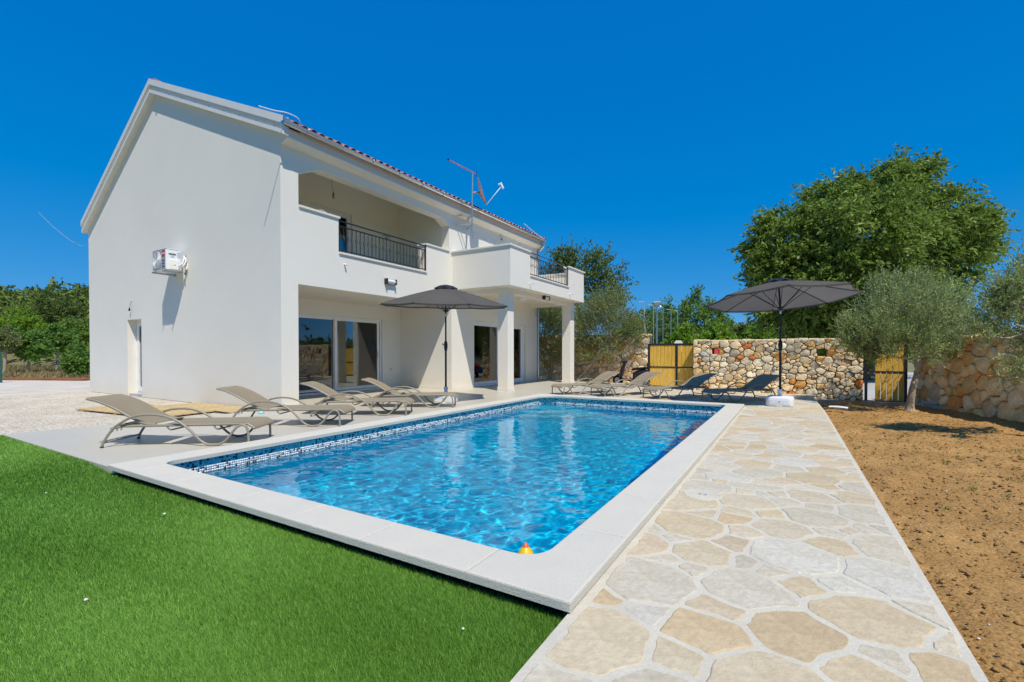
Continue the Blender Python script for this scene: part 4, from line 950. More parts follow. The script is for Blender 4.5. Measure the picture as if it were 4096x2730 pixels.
    for s in (-1, 1):
        g_ = MB().add([(-.07, s*.2255, .0), (.07, s*.2255, .0), (.055, s*.2285, .078), (-.055, s*.2285, .078)], [(0, 1, 2, 3)])
        g_.v = [tuple(Rz @ Vector(p)) for p in g_.v]; g_.build('grip_recess', 'tile_grout', bo)
    nb = MB(); nb.lathe([(.045, .21), (.042, .28), (.05, .29), (.05, .34), (.046, .352), (.027, .353)], n=16); nb.build('neck', 'white_plastic', bo, smooth=True, autos=40)
    cp = MB(); cp.lathe([(.035, .205), (.035, .225), (.03, .228)], tuple(Rz @ Vector((-.16, .0, 0))), 12); cp.build('filler_cap', 'white_plastic', bo, smooth=True, autos=40)
    lk = MB(); lk.add([(-.012, -.228, .085), (.012, -.228, .085), (.012, -.228, .115), (-.012, -.228, .115)], [(0, 1, 2, 3)]); lk.v = [tuple(Rz @ Vector(p)) for p in lk.v]; lk.build('latch', 'silver_grey', bo)
    return t
make_parasol((-6.88, 8.52, -.05), 'dark grey parasol among the loungers in front of the house', (.70, .71, math.radians(3.9)), .22, .35, .21, .63)
make_parasol((-.175, 11.68, -.05), 'dark grey parasol on the stone path near the stone wall', (.72, .69, math.radians(-5.6)), .12, -.05, .28, .68)

# ------------------------------------------------------------------ boards lying on the gravel
def boards(name, label, loc, rz, n, ln, w, th, seed):
    t = thing(name, label, 'wooden boards', loc, rz); r = random.Random(seed)
    b0 = MB().bbox(0, ln, 0, w-.006, 0, th, .003).build('plank', 'deck_wood', t)
    for i in range(n):
        o = b0 if i == 0 else b0.copy()
        if i: COL.objects.link(o)
        o.location = (r.uniform(-.015, .015), i*w, .028+r.uniform(-.001, .001))
    for x in (.25, ln/2, ln-.3): MB().box(x, x+.07, -.01, n*w-.01, 0, .026).build('batten', 'deck_wood', t)
    return t
boards('wooden_duckboard', 'low wooden plank panel lying on the gravel behind the nearest lounger', (-12.95, 3.70, -.128), .10, 8, 3.0, .145, .02, 1)
boards('wooden_duckboard', 'second wooden plank panel on the gravel against the gable wall', (-12.1, 4.98, -.128), .03, 5, 3.0, .14, .02, 2)

# ------------------------------------------------------------------ stone walls
PAL = [((.86, .69, .44), 30), ((.82, .62, .36), 24), ((.88, .76, .54), 20), ((.78, .53, .22), 9), ((.80, .40, .11), 4), ((.66, .23, .07), 2), ((.56, .53, .47), 3), ((.74, .63, .45), 9)]
def pick(r, pal):
    q = r.uniform(0, sum(w for _, w in pal))
    for c, w in pal:
        q -= w
        if q <= 0: return c
    return pal[0][0]
def stone_wall(p0, p1, z0, h, thick, n, rmin, rmax, asp, label, seed, proud=.045, pal=PAL, niches=(), end_face=False):
    d = Vector((p1[0]-p0[0], p1[1]-p0[1])); ln = d.length; rz = math.atan2(d.y, d.x); r = random.Random(seed)
    t = thing('stone_wall', label, 'wall', (p0[0], p0[1], z0), rz)
    holes = [[(u-w/2, v-hh/2), (u+w/2, v-hh/2), (u+w/2, v+hh/2), (u-w/2, v+hh/2)] for u, v, w, hh in niches]
    MB().prism([(0.02, 0), (ln-.02, 0), (ln-.02, h-.04), (0.02, h-.04)], 'y', .0, thick, holes).build('core', 'mortar', t)
    reg = [(0, 0), (ln, 0), (ln, h), (0, h)]; sc = [(a, b*asp) for a, b in reg]
    pts = [(x, y/asp) for x, y in scatter(n, sc, rmin, rmax, r, 110)]
    keep = []
    for p in pts:
        if all(not (abs(p[0]-u) < w/2+.07 and abs(p[1]-v) < hh/2+.06) for u, v, w, hh in niches): keep.append(p)
    fake = []
    for u, v, w, hh in niches:
        fake.append((u, v))
        for a, b in ((-1, 0), (1, 0), (0, -1), (0, 1)): keep.append((u+a*(w+.02), v+b*(hh+.02)))
    seeds = keep+fake; rad = scatter.rad; rad = [rad[pts.index(p)] if p in pts else .09 for p in seeds]; cs = cells(seeds, reg, .013, asp, rad)
    for i, (p, c) in enumerate(zip(seeds, cs)):
        if not c or i >= len(keep): continue
        ar = abs(sum(c[k][0]*c[(k+1) % len(c)][1]-c[(k+1) % len(c)][0]*c[k][1] for k in range(len(c))))/2
        if ar < .0012: continue
        q = rough_poly(c, r, .06, .004, 1, .02, .02, 8.0); cx = sum(a[0] for a in q)/len(q); cz = sum(a[1] for a in q)/len(q); k = len(q)
        hh = proud*r.uniform(.6, 1.35); tu, tv = r.uniform(-.16, .16), r.uniform(-.16, .16); V = []
        for s, w, j in ((1, .012, 0), (.985, -hh*.5, .003), (.88, -hh*.95, .008), (.5, -hh*1.05, .011)):
            for a in q:
                du, dv = (a[0]-cx)*s, (a[1]-cz)*s; jj = r.uniform(-j, j)
                V.append((du+r.uniform(-j, j)*.6, w+jj+(tu*du+tv*dv if s < .9 else 0), dv+r.uniform(-j, j)*.6))
        F = [(m*k+x, m*k+(x+1) % k, (m+1)*k+(x+1) % k, (m+1)*k+x) for m in range(3) for x in range(k)] + [tuple(range(3*k, 4*k))]
        o = MB().add(V, F).build('stone', 'wallstone', t, smooth=True, autos=32); o.location = (cx, 0, cz)
        b = pick(r, pal); w = r.uniform(.85, 1.12); o.color = (b[0]*w, b[1]*w, b[2]*w, 1)
    # coping course seen along the top edge and the end
    x = 0; 
    while x < ln-.05:
        w = min(r.uniform(.18, .42), ln-x); hh = r.uniform(.05, .08)
        o = MB().bbox(x+.006, x+w-.006, -.035+r.uniform(-.01, .01), thick+.02, h-.045, h-.045+hh, .012).build('cap_stone', 'wallstone', t); b = pick(r, pal[:3]); o.color = (*b, 1); x += w
    return t
stone_wall((-2.55, 15.25), (1.66, 15.25), -.30, 1.775, .42, 330, .085, .30, 1.3, 'pale rubble stone wall with two small niches between the gates', 5, proud=.05, niches=((.62, 1.44, .17, .15), (3.30, 1.40, .20, .17)))
stone_wall((-13.6, 19.2), (-4.92, 19.2), -.30, 2.15, .45, 300, .15, .46, 1.25, 'rubble stone wall behind the olive trees and scooter', 6)
stone_wall((2.86, 15.85), (4.75, 7.5), -.34, 1.80, .45, 300, .14, .50, 1.1, 'tan dry-stone wall along the edge of the soil bed', 8, proud=.06, pal=[((.82, .58, .27), 30), ((.84, .64, .34), 26), ((.86, .70, .43), 16), ((.76, .45, .16), 10), ((.76, .38, .12), 7), ((.66, .52, .33), 8)])
kb = MB(); V = []
kb.prism([(.56, 15.22), (3.0, 15.30), (3.30, 14.55), (3.22, 14.48), (2.6, 15.0), (.56, 15.02)], 'z', -.34, -.165)
tag(kb.build('concrete_kerb', 'concrete'), 'low rough concrete kerb between the wall and the soil bed', 'kerb')
tag(MB().bbox(-.14, .14, -.08, .08, 0, .09, .02).build('concrete_block', 'concrete', loc=(2.95, 14.80, -.166), rot=(0, 0, -.5)), 'broken lump of concrete at the end of the kerb', 'concrete')

# ------------------------------------------------------------------ gates
def gate(name, label, p0, p1, z0, h, bars, leafs, posts, bw, lock=None):
    d = Vector((p1[0]-p0[0], p1[1]-p0[1])); ln = d.length; t = thing(name, label, 'gate', (p0[0], p0[1], z0), math.atan2(d.y, d.x)); r = random.Random(9)
    for x in posts: MB().box(x-.03, x+.03, -.03, .03, 0, h).build('post', 'iron', t)
    for z, hh in bars: MB().box(.031, ln-.031, -.025, .025, z, z+hh).build('rail', 'iron', t)
    for (x0, x1, za, zb, k) in leafs:
        w = (x1-x0)/k
        for i in range(k):
            o = MB().bbox(x0+i*w+.003+r.uniform(0, .004), x0+(i+1)*w-.003-r.uniform(0, .005), -.012, .012, za, zb, .002).build('plank', 'pine', t)
            o.location = (0, r.uniform(-.003, .003), 0)
    if lock:
        x, z = lock; MB().bbox(x-.05, x+.05, -.075, -.031, z-.11, z+.11, .008).build('lock_case', 'iron', t); MB().tube([(x, -.076, z), (x, -.11, z), (x+.1, -.115, z)], .01, 6).build('handle', 'iron', t)
    return t
gate('wooden_gate', 'yellow pine plank gate with black frame between the two stone walls', (-4.03, 15.66), (-2.50, 15.66), -.05, 1.45, ((0.02, .04), (.66, .035), (1.39, .06)), ((.035, .855, .061, .659, 7), (.035, .855, .696, 1.389, 7), (.925, 1.495, .061, .659, 5), (.925, 1.495, .696, 1.389, 5)), (.0, .89, 1.53), .15, lock=(.0, .70))
gate('wooden_gate', 'narrow pine plank gate behind the olive tree, one plank missing', (1.745, 15.42), (2.56, 15.42), -.30, 1.68, ((.10, .04), (.88, .035), (1.64, .04)), ((.19, .785, .141, .879, 5), (.19, .785, .916, 1.639, 5)), (.0, .815), .1)

# ------------------------------------------------------------------ scooter by the wall
sc = thing('scooter', 'black motor scooter parked by the stone wall left of the gate', 'scooter', (-5.12, 17.35, -.15), math.radians(172))
def Sc(o): o.parent = sc; return o
for x in (.62, -.62):
    w = Sc(MB().tube([(x, -.055, .225), (x, .055, .225)], .225, 20).build('wheel', 'rubber_gap_black', smooth=True, autos=40)); MB().tube([(x, -.06, .225), (x, .06, .225)], .12, 14).build('rim', 'silver_grey', w)
def hull(secs):
    V = []; F = []; k = len(secs[0])
    for s_ in secs: V += s_
    for i in range(len(secs)-1):
        for j in range(k): F.append((i*k+j, i*k+(j+1) % k, (i+1)*k+(j+1) % k, (i+1)*k+j))
    F += [tuple(range(k-1, -1, -1)), tuple((len(secs)-1)*k+j for j in range(k))]
    return MB().add(V, F)
def osec(x, z, w, h, n=10): return [(x, w*math.cos(2*PI*k/n), z+h*math.sin(2*PI*k/n)) for k in range(n)]
def zsec(x, z, d, w, n=10): return [(x+d*math.cos(2*PI*k/n), w*math.sin(2*PI*k/n), z) for k in range(n)]
Sc(hull([zsec(.50, .34, .06, .14), zsec(.46, .5, .07, .21), zsec(.40, .7, .06, .22), zsec(.34, .86, .05, .16), zsec(.31, .95, .05, .09)]).build('leg_shield', 'black_plastic', smooth=True, autos=60))
Sc(hull([osec(.42, .28, .14, .05), osec(.1, .25, .16, .055), osec(-.2, .27, .15, .07)]).build('footboard', 'black_plastic', smooth=True, autos=60))
Sc(hull([osec(-.1, .42, .10, .16), osec(-.3, .50, .16, .19), osec(-.6, .56, .17, .17), osec(-.85, .60, .10, .08)]).build('body', 'black_plastic', smooth=True, autos=60))
Sc(hull([osec(-.05, .70, .10, .04), osec(-.3, .74, .15, .055), osec(-.6, .77, .14, .055), osec(-.8, .79, .07, .03)]).build('seat', 'rubber_gap_black', smooth=True, autos=60))
Sc(hull([osec(.72, .40, .05, .03), osec(.62, .46, .08, .05), osec(.46, .42, .08, .05)]).build('front_fender', 'black_plastic', smooth=True, autos=60))
Sc(hull([osec(.42, 1.0, .06, .05), osec(.34, 1.02, .13, .08), osec(.22, 1.02, .10, .06)]).build('headlight_cowl', 'black_plastic', smooth=True, autos=60))
Sc(MB().lathe([(.06, 0), (.05, .02), (.01, .03)], n=12).build('headlight', 'glass', loc=(.41, 0, 1.0), rot=(0, PI/2, 0)))
hb = MB(); hb.tube(bez([(.26, -.34, 1.04), (.29, -.2, 1.06), (.3, 0, 1.04), (.29, .2, 1.06), (.26, .34, 1.04)], 4), .013, 6); Sc(hb.build('handlebar', 'iron'))
for s in (-1, 1): m = MB(); m.tube([(.28, s*.25, 1.05), (.30, s*.3, 1.2)], .006, 5); m.tube([(.30, s*.3, 1.24), (.31, s*.3, 1.24)], .05, 10); Sc(m.build('mirror', 'black_plastic'))
Sc(MB().tube([(.46, 0, .5), (.62, 0, .225)], .03, 8).build('fork', 'iron')); Sc(MB().tube([(-.1, .1, .3), (-.18, .22, .004)], .012, 6).build('side_stand', 'iron'))

sc.scale = (.88, .88, .88)
# ------------------------------------------------------------------ odds and ends
pt = thing('plastic_offcut', 'curved white plastic pipe offcut lying on the soil', 'pipe', (.90, 12.02, -.095), -.35)
V = []; F = []
for i in range(9):
    for k in range(7):
        a = PI*(.08+.84*k/6); x = -.17+.34*i/8; r = .05; V += [(x, r*math.cos(a), r*math.sin(a)*.75+.028-.10*(x/.34)**2*.4)]
for i in range(8):
    for k in range(6): q = i*7+k; F.append((q, q+1, q+8, q+7))
m = MB().add(V, F); n0 = len(V); m.add([(x, y*.88, z-.006) for x, y, z in V], [f[::-1] for f in F]); m.build('shell', 'white_plastic', pt, smooth=True)
tag(MB().tube(bez([(.60, 12.85, -.075), (.68, 12.60, -.085), (.76, 12.32, -.09), (.82, 12.12, -.085)], 5), .014, 8).build('hose', 'black_plastic', smooth=True), 'short black hose lying at the edge of the stone path', 'hose')
fl = thing('pool_float', 'small yellow and orange pointed float at the near pool edge', 'float', (-1.285, 2.305, ZW-.005))
fl.scale = (1.15, 1.15, 1.2)
MB().lathe([(.055, 0), (.062, .05), (.055, .11), (.036, .155), (.016, .18), (.004, .19)], n=10).build('body', 'yellow', fl, smooth=True, autos=50)
MB().lathe([(.017, .1805), (.010, .192), (.003, .2), (.001, .201)], n=10).build('tip', 'orange_red', fl, smooth=True, autos=50)
for k in range(3):
    a = 2.1*k+.5; MB().add([(.014*math.cos(a), .014*math.sin(a), .184), (.052*math.cos(a-.16), .052*math.sin(a-.16), .11), (.064*math.cos(a), .064*math.sin(a), .115), (.052*math.cos(a+.16), .052*math.sin(a+.16), .11)], [(0, 1, 2), (0, 2, 3)]).build('fin', 'orange_red', fl)
g1 = thing('swimming_goggles', 'pale blue plastic toy lying behind the second lounger', 'toy', (-8.55, 5.10, -.05)); MB().lathe([(.05, 0), (.055, .02), (.04, .05), (.01, .06)], n=12).build('body', 'cyan_plastic', g1, smooth=True); MB().tube([(0, 0, .06), (.01, 0, .11)], .008, 6).build('stem', 'black_plastic', g1)
g1.name = 'small_toy'

# ------------------------------------------------------------------ trees and shrubs
VR = Vector((math.cos(.538), math.sin(.538), 0)); VD = Vector((-math.sin(.538), math.cos(.538), 0)); FPX = 1861.18
def at(px, py, dep):
    """the point that stands dep metres out in the direction of a spot in the view (the view is level, horizon at row 1411)"""
    p = VD*dep + VR*((px-2048)/FPX*dep); return Vector((p.x, p.y, 1.1+(1411-py)/FPX*dep))
def leaf_mesh(P, D, ln, wd, r2, flat=0.0):
    n = len(P); D = D/np.maximum(np.linalg.norm(D, axis=1, keepdims=True), 1e-6)
    U = r2.normal(0, 1, (n, 3)); U[:, 2] += flat; U -= D*(U*D).sum(1, keepdims=True); U /= np.maximum(np.linalg.norm(U, axis=1, keepdims=True), 1e-6)
    Wv = np.cross(D, U); l = (ln*r2.uniform(.65, 1.25, n))[:, None]; w = (wd*r2.uniform(.7, 1.2, n))[:, None]
    V = np.stack([P, P+D*l*.45+Wv*w*.5+U*w*.12, P+D*l-U*l*.06, P+D*l*.45-Wv*w*.5+U*w*.12], 1)
    return V.reshape(-1, 3)
def crown_arrays(clumps, crad, center, nt, tl, k, ln, wd, r2, up=.25, droop=.0, rnd_=.7, out=.6, leaf_rand=.6, flat=.5):
    C = np.repeat(np.asarray(clumps), nt, 0); m = len(C); ctone = np.repeat(r2.uniform(0, 1, len(clumps)), nt)
    B = C + r2.normal(0, 1, (m, 3))*np.asarray(crad)*.5
    o = B-np.asarray(center); o /= np.maximum(np.linalg.norm(o, axis=1, keepdims=True), 1e-6)
    D = o*out + r2.normal(0, 1, (m, 3))*rnd_*.6; D[:, 2] += up; D /= np.linalg.norm(D, axis=1, keepdims=True)
    T = np.linspace(.08, 1, k)[None, :, None]; L_ = (tl*r2.uniform(.5, 1.3, m))[:, None, None]
    P = B[:, None]+D[:, None]*L_*T; P[..., 2] -= (droop*L_*T*T)[..., 0]
    LD = D[:, None]*.7 + r2.normal(0, 1, (m, k, 3))*leaf_rand; LD[..., 2] -= droop*1.5
    V = leaf_mesh(P.reshape(-1, 3), LD.reshape(-1, 3), ln, wd, r2, flat)
    tone = np.clip(.45*r2.uniform(0, 1, m*k) + .35*np.repeat(ctone, k) + .2*r2.uniform(0, 1, m).repeat(k), 0, 1)
    return V, np.repeat(tone, 4), B
def limb_mesh(path, r0, clumps, r2, n_main=14, m='bark', parent=None, tip=.012):
    mb = MB(); P = bez(path, 5); k = len(P); R = [r0*(1.35-.3*min(1, 6*i/k)-.45*i/k) for i in range(k)]; R[0] = r0*1.6; R[1] = r0*1.25; mb.tube(P, R, 9)
    top = P[-1]; cl = [Vector(c) for c in clumps]; order = sorted(cl, key=lambda c: (c-top).length); nodes_ = [(P[-1], R[-1]), (P[-3], R[-3])]
    idx = np.unique(np.linspace(0, len(order)-1, min(len(order), n_main)).astype(int))
    for i in idx:
        c = order[i]; b, rb = min(nodes_, key=lambda q: (q[0]-c).length+ (0 if q[1] > r0*.2 else .4)); r = max(tip*2, rb*.62)
        d = c-b; mid = b+d*.5+Vector(r2.normal(0, .09, 3))*d.length+Vector((0, 0, -.06*d.length)); pts = bez([b, mid, c], 4)
        mb.tube(pts, [r+(tip-r)*j/(len(pts)-1) for j in range(len(pts))], 6, cap=False)
        for j in (3, 5, 7): nodes_.append((pts[min(j, len(pts)-1)], r+(tip-r)*j/(len(pts)-1)))
    return mb.build('trunk', m, parent, smooth=True, fix=False)
def tree(name, label, cat, path, r0, lobes, seed, crad, nt, tl, k, ln, wd, m, bark='bark', group=None, per=1.0, n_main=14, **kw):
    """lobes: (centre, radius xyz or number, number of clumps)"""
    r2 = np.random.default_rng(seed); base = Vector(path[0]); t = thing(name, label, cat, tuple(base), 0, group); cl = []
    for c, rad, n in lobes:
        d = r2.normal(0, 1, (n, 3)); d /= np.linalg.norm(d, axis=1, keepdims=True); rr_ = r2.uniform(.45, 1.0, (n, 1))**.6
        cl.append(np.array(c)-np.array(base)+d*rr_*np.asarray(rad))
    cl = np.concatenate(cl); cen = cl.mean(0)-np.array([0, 0, .25*np.ptp(cl[:, 2])])
    limb_mesh([Vector(p)-base for p in path], r0, cl, r2, n_main, bark, t)
    V, tone, _ = crown_arrays(cl, crad, cen, nt, tl, k, ln, wd, r2, **kw)
    np_mesh('crown', V, np.arange(len(V)).reshape(-1, 4), m, t, tone=tone)
    return t
G0 = -.2
def lob(px, py, dep, rpx, n, sq=1.0, dd=1.0):
    r = rpx/FPX*dep; return (at(px, py, dep), (r, r*dd, r*sq), n)
# the big spreading tree behind the wall
D = 22.5; b = at(3470, 1411, D); b.z = G0
tree('broadleaf_tree', 'huge dense green broadleaf tree rising behind the stone wall', 'tree', [b, b+Vector((.1, 0, 1.2)), b+Vector((-.1, .1, 2.6)), at(3490, 1120, D)], .34,
     [lob(3460, 1010, D, 235, 100, .85), lob(3200, 960, D-1, 125, 46), lob(3110, 1080, D-1, 85, 32), lob(3050, 1000, D, 45, 12), lob(3070, 920, D, 40, 8), lob(3330, 820, D, 95, 32), lob(3420, 745, D, 45, 10), lob(3570, 800, D, 110, 38), lob(3640, 710, D+.5, 60, 15), lob(3560, 700, D+.5, 40, 8), lob(3740, 890, D, 115, 40), lob(3850, 930, D, 75, 22), lob(3950, 890, D+.5, 38, 8), lob(3930, 980, D+.5, 40, 8), lob(3810, 1040, D, 90, 30), lob(3250, 1190, D-1.5, 135, 46, .8), lob(3490, 1190, D-2.2, 165, 56, .8), lob(3690, 1180, D, 105, 32), lob(3110, 1250, D-1, 55, 12), lob(3460, 1330, D-1, 160, 40, .5), lob(3270, 1330, D-1, 95, 24, .6), lob(3470, 930, D-3, 165, 54, .9), lob(3330, 1080, D-2.5, 135, 44)],
     31, .42, 17, .66, 11, .22, .09, 'leaf_big', per=1, n_main=70, up=.05, droop=.35, leaf_rand=.55)
# dark tree over the house end
D = 27; b = at(2330, 1411, D); b.z = G0
tree('broadleaf_tree', 'dark leafy tree rising beyond the balcony and olive trees', 'tree', [b, b+Vector((0, 0, 2)), at(2310, 1200, D)], .22,
     [lob(2330, 1110, D, 85, 26), lob(2250, 1080, D, 60, 14), lob(2385, 1060, D, 45, 10), lob(2420, 1170, D, 50, 12), lob(2290, 1200, D, 100, 26), lob(2445, 1120, D, 25, 4), lob(2180, 1180, D, 80, 14)], 32, .6, 15, .7, 9, .17, .085, 'leaf_dark', n_main=24, up=.1, droop=.2)
# olives by the far wall
b = Vector((-7.55, 17.95, -.16))
tree('olive_tree', 'grey-green olive tree with slanting trunk behind the far pillar', 'tree', [b, b+Vector((.25, .15, .45)), b+Vector((.75, .3, 1.15)), b+Vector((1.0, .4, 1.7))], .085,
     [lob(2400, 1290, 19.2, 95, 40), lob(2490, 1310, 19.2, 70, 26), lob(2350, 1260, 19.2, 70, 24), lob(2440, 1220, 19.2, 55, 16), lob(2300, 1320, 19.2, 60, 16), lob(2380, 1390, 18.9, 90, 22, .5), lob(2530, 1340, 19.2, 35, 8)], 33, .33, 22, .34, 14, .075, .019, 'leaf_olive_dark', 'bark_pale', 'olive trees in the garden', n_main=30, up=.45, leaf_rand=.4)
b = Vector((-8.95, 18.05, -.16))
tree('olive_tree', 'darker olive tree framed between the house and far pillar', 'tree', [b, b+Vector((.15, 0, .6)), b+Vector((.1, .1, 1.3))], .09,
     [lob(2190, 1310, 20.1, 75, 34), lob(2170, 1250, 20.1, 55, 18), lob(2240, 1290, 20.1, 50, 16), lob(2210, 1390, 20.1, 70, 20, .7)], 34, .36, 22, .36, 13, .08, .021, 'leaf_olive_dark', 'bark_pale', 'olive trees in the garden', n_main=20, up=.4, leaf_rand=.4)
# olive on the soil bed
b = Vector((2.36, 13.75, -.24)); D = 10.6
tree('olive_tree', 'silvery olive tree with leaning trunk growing in the soil bed', 'tree', [b, b+Vector((.01, 0, .22)), b+Vector((.05, .0, .55)), at(3668, 1495, D)], .085,
     [lob(3630, 1290, D, 150, 52, .85), lob(3490, 1300, D, 80, 30), lob(3440, 1340, D, 45, 12), lob(3760, 1320, D, 95, 34), lob(3690, 1210, D, 75, 22), lob(3570, 1210, D, 75, 22), lob(3600, 1395, D-.3, 150, 34, .45), lob(3420, 1380, D, 40, 8), lob(3540, 1150, D, 30, 5), lob(3790, 1220, D, 45, 8), lob(3810, 1395, D, 65, 16, .5), lob(3510, 1410, D, 60, 16, .5), lob(3670, 1150, D, 26, 5), lob(3850, 1310, D, 50, 12), lob(3620, 1270, D-.8, 120, 26, .8)], 35, .17, 16, .30, 14, .066, .0165, 'leaf_olive', 'bark_pale', 'olive trees in the garden', n_main=34, up=.85, leaf_rand=.38)
b = Vector((3.72, 9.55, -.2)); D = 6.7
tree('olive_tree', 'olive tree in front of the dry-stone wall, cut by the right picture edge', 'tree', [b, b+Vector((.0, 0, .6)), b+Vector((-.15, .0, 1.25))], .09,
     [lob(4110, 1220, D, 90, 30), lob(4000, 1270, D, 60, 18), lob(4020, 1170, D, 55, 12), lob(4180, 1150, D, 80, 20), lob(4120, 1340, D, 80, 22), lob(3935, 1320, D, 40, 8), lob(4220, 1300, D, 100, 22), lob(4085, 1455, 6.4, 22, 3), lob(4050, 1488, 6.4, 18, 3), lob(4090, 1090, D, 40, 6)], 36, .14, 13, .20, 12, .058, .0145, 'leaf_olive', 'bark_pale', 'olive trees in the garden', n_main=26, up=.35, leaf_rand=.4)
# trees beyond the gate
bt = [(2585, 1335, 62, 85, 'leaf_mid', 'mid-green tree behind the left part of the sports net'), (2665, 1310, 66, 95, 'leaf_mid', 'leafy green tree behind the middle of the sports net'), (2790, 1275, 60, 108, 'leaf_mid', 'tall rounded green tree behind the right end of the sports net'),
      (2525, 1350, 70, 75, 'leaf_bright', 'pale green tree peeping out beside the olive crown'), (2860, 1365, 45, 70, 'leaf_bright', 'bright green shrub over the left end of the stone wall'), (2965, 1352, 80, 62, 'leaf_dark', 'blue-green distant tree under the power line'), (3045, 1350, 52, 68, 'leaf_bright', 'yellow-green feathery tree left of the big tree trunk'), (2730, 1370, 50, 62, 'leaf_bright', 'low bright shrub right behind the wooden gate')]
for i, (px, py, D, rp, m, lb) in enumerate(bt):
    b = at(px, 1411, D); b.z = G0; r = rp/FPX*D
    tree('background_tree', lb, 'tree', [b, b+Vector((.1, 0, 1)), at(px, py+rp*.5, D)], .16, [lob(px, py, D, rp*.8, 26, .8), lob(px-rp*.55, py+rp*.35, D, rp*.55, 12), lob(px+rp*.6, py+rp*.3, D, rp*.55, 12), lob(px+rp*.1, py-rp*.45, D, rp*.5, 10), lob(px, py+rp*.7, D-1, rp*.8, 14, .5)],
         40+i, r*.22, 12, r*.3, 9, .0062*D, .0030*D, m, group='trees beyond the gate', n_main=12, up=.25, droop=.1)
# shrubs and fig trees past the gravel yard
lf = [(110, 1385, 27, 66, 'leaf_fig', 'fig_tree', 'spreading green fig tree past the gravel yard'), (225, 1365, 29, 62, 'leaf_fig', 'fig_tree', 'second fig tree, standing between the first and the villa'), (315, 1440, 23, 52, 'leaf_fig', 'leafy_shrub', 'dense green shrub close to the corner of the villa'),
      (15, 1360, 26, 50, 'leaf_olive_dark', 'olive_tree', 'grey olive tree cut by the left picture edge'), (90, 1310, 40, 75, 'leaf_bright', 'broadleaf_tree', 'light green tree behind the fig trees'), (300, 1330, 42, 70, 'leaf_mid', 'broadleaf_tree', 'mid-green tree beside the villa wall in the distance'), (215, 1255, 52, 95, 'leaf_dark', 'broadleaf_tree', 'big dark oak on the slope behind the fig trees')]
for i, (px, py, D, rp, m, nm, lb) in enumerate(lf):
    b = at(px, 1411, D); b.z = -.15 if D < 35 else -.2; r = rp/FPX*D; lo = .85 if nm == 'leafy_shrub' else .15
    tree(nm, lb, 'shrub' if nm == 'leafy_shrub' else 'tree', [b, b+Vector((.15, 0, .4)), at(px+8, py+rp*.5, D)], .09, [lob(px, py, D, rp*.75, 24, .7), lob(px-rp*.6, py+rp*.2, D, rp*.5, 12), lob(px+rp*.6, py+rp*.2, D, rp*.5, 12), lob(px, py-rp*.4, D, rp*.5, 10), lob(px, py+rp*lo, D, rp*.6, 12, .6)],
         60+i, r*.2, 13, r*.28, 9, .0058*D, (.0034 if m == 'leaf_fig' else .0022)*D, m, 'bark_pale', group='trees on the slope past the gravel yard', n_main=14, up=.2, droop=.12)

# ------------------------------------------------------------------ hills, wood, far land
def hill(name, cx, cy_, rx, ry, h, m, seed, n=46):
    r2 = np.random.default_rng(seed); X, Y = np.meshgrid(np.linspace(-1, 1, n), np.linspace(-1, 1, n)); R2 = X*X+Y*Y
    Z = h*np.clip(1-R2, 0, 1)**1.3*(1+.12*np.sin(4*X+1)+.1*np.sin(5*Y+2)); Z = Z-.6*(R2 > .98)-.4
    V = np.stack([cx+X*rx, cy_+Y*ry, Z], 2).reshape(-1, 3); i = np.arange(n-1)[:, None]*n+np.arange(n-1)[None]; F = np.stack([i, i+1, i+1+n, i+n], 2).reshape(-1, 4)
    struct(np_mesh(name, V, F, m, smooth=True)); return lambda x, y: h*max(0, 1-((x-cx)/rx)**2-((y-cy_)/ry)**2)**1.3
hf = hill('hill', -128, 50, 78, 62, 11.5, 'hill_ground', 3)
r2 = np.random.default_rng(77); cl = []
for _ in range(5200):
    a = r2.uniform(0, 6.28); q = math.sqrt(r2.uniform(0, 1))*.97; x, y = -128+78*q*math.cos(a), 50+62*q*math.sin(a)
    ang = math.atan2(-x, y)
    if ang > 1.02 and x < -38: cl.append((x, y, hf(x, y)+abs(r2.normal(.9, .8))))
cl = np.array(cl); V, tone, _ = crown_arrays(cl, .9, (-128, 50, -20), 4, 1.3, 5, .85, .55, r2, up=.5, leaf_rand=.8)
stuff(np_mesh('hillside_wood', V, np.arange(len(V)).reshape(-1, 4), 'leaf_wood', tone=tone), 'dense green wood covering the low hill behind the villa', 'wood')
hill('far_hill', -60, 620, 420, 160, 30, 'hill_ground', 4)
cl = []
for _ in range(2600):
    a = r2.uniform(-1.1, .9); d = r2.uniform(150, 230); cl.append((math.sin(a)*d, math.cos(a)*d, abs(r2.normal(1.6, 1.3))))
V, tone, _ = crown_arrays(np.array(cl), 2.0, (0, 0, -20), 5, 2.2, 5, 1.5, .9, r2, up=.5, leaf_rand=.8)
stuff(np_mesh('treeline', V, np.arange(len(V)).reshape(-1, 4), 'leaf_wood', tone=tone), 'distant line of trees closing the flat land behind the road', 'treeline')
struct(sheet('red_soil_bank', [tuple(at(x, 1411, d))[:2] for x, d in ((-500, 21.0), (150, 20.6), (330, 20.2), (420, 21.2), (150, 21.8), (-500, 22.4))], -.06, 'red_soil', .3))
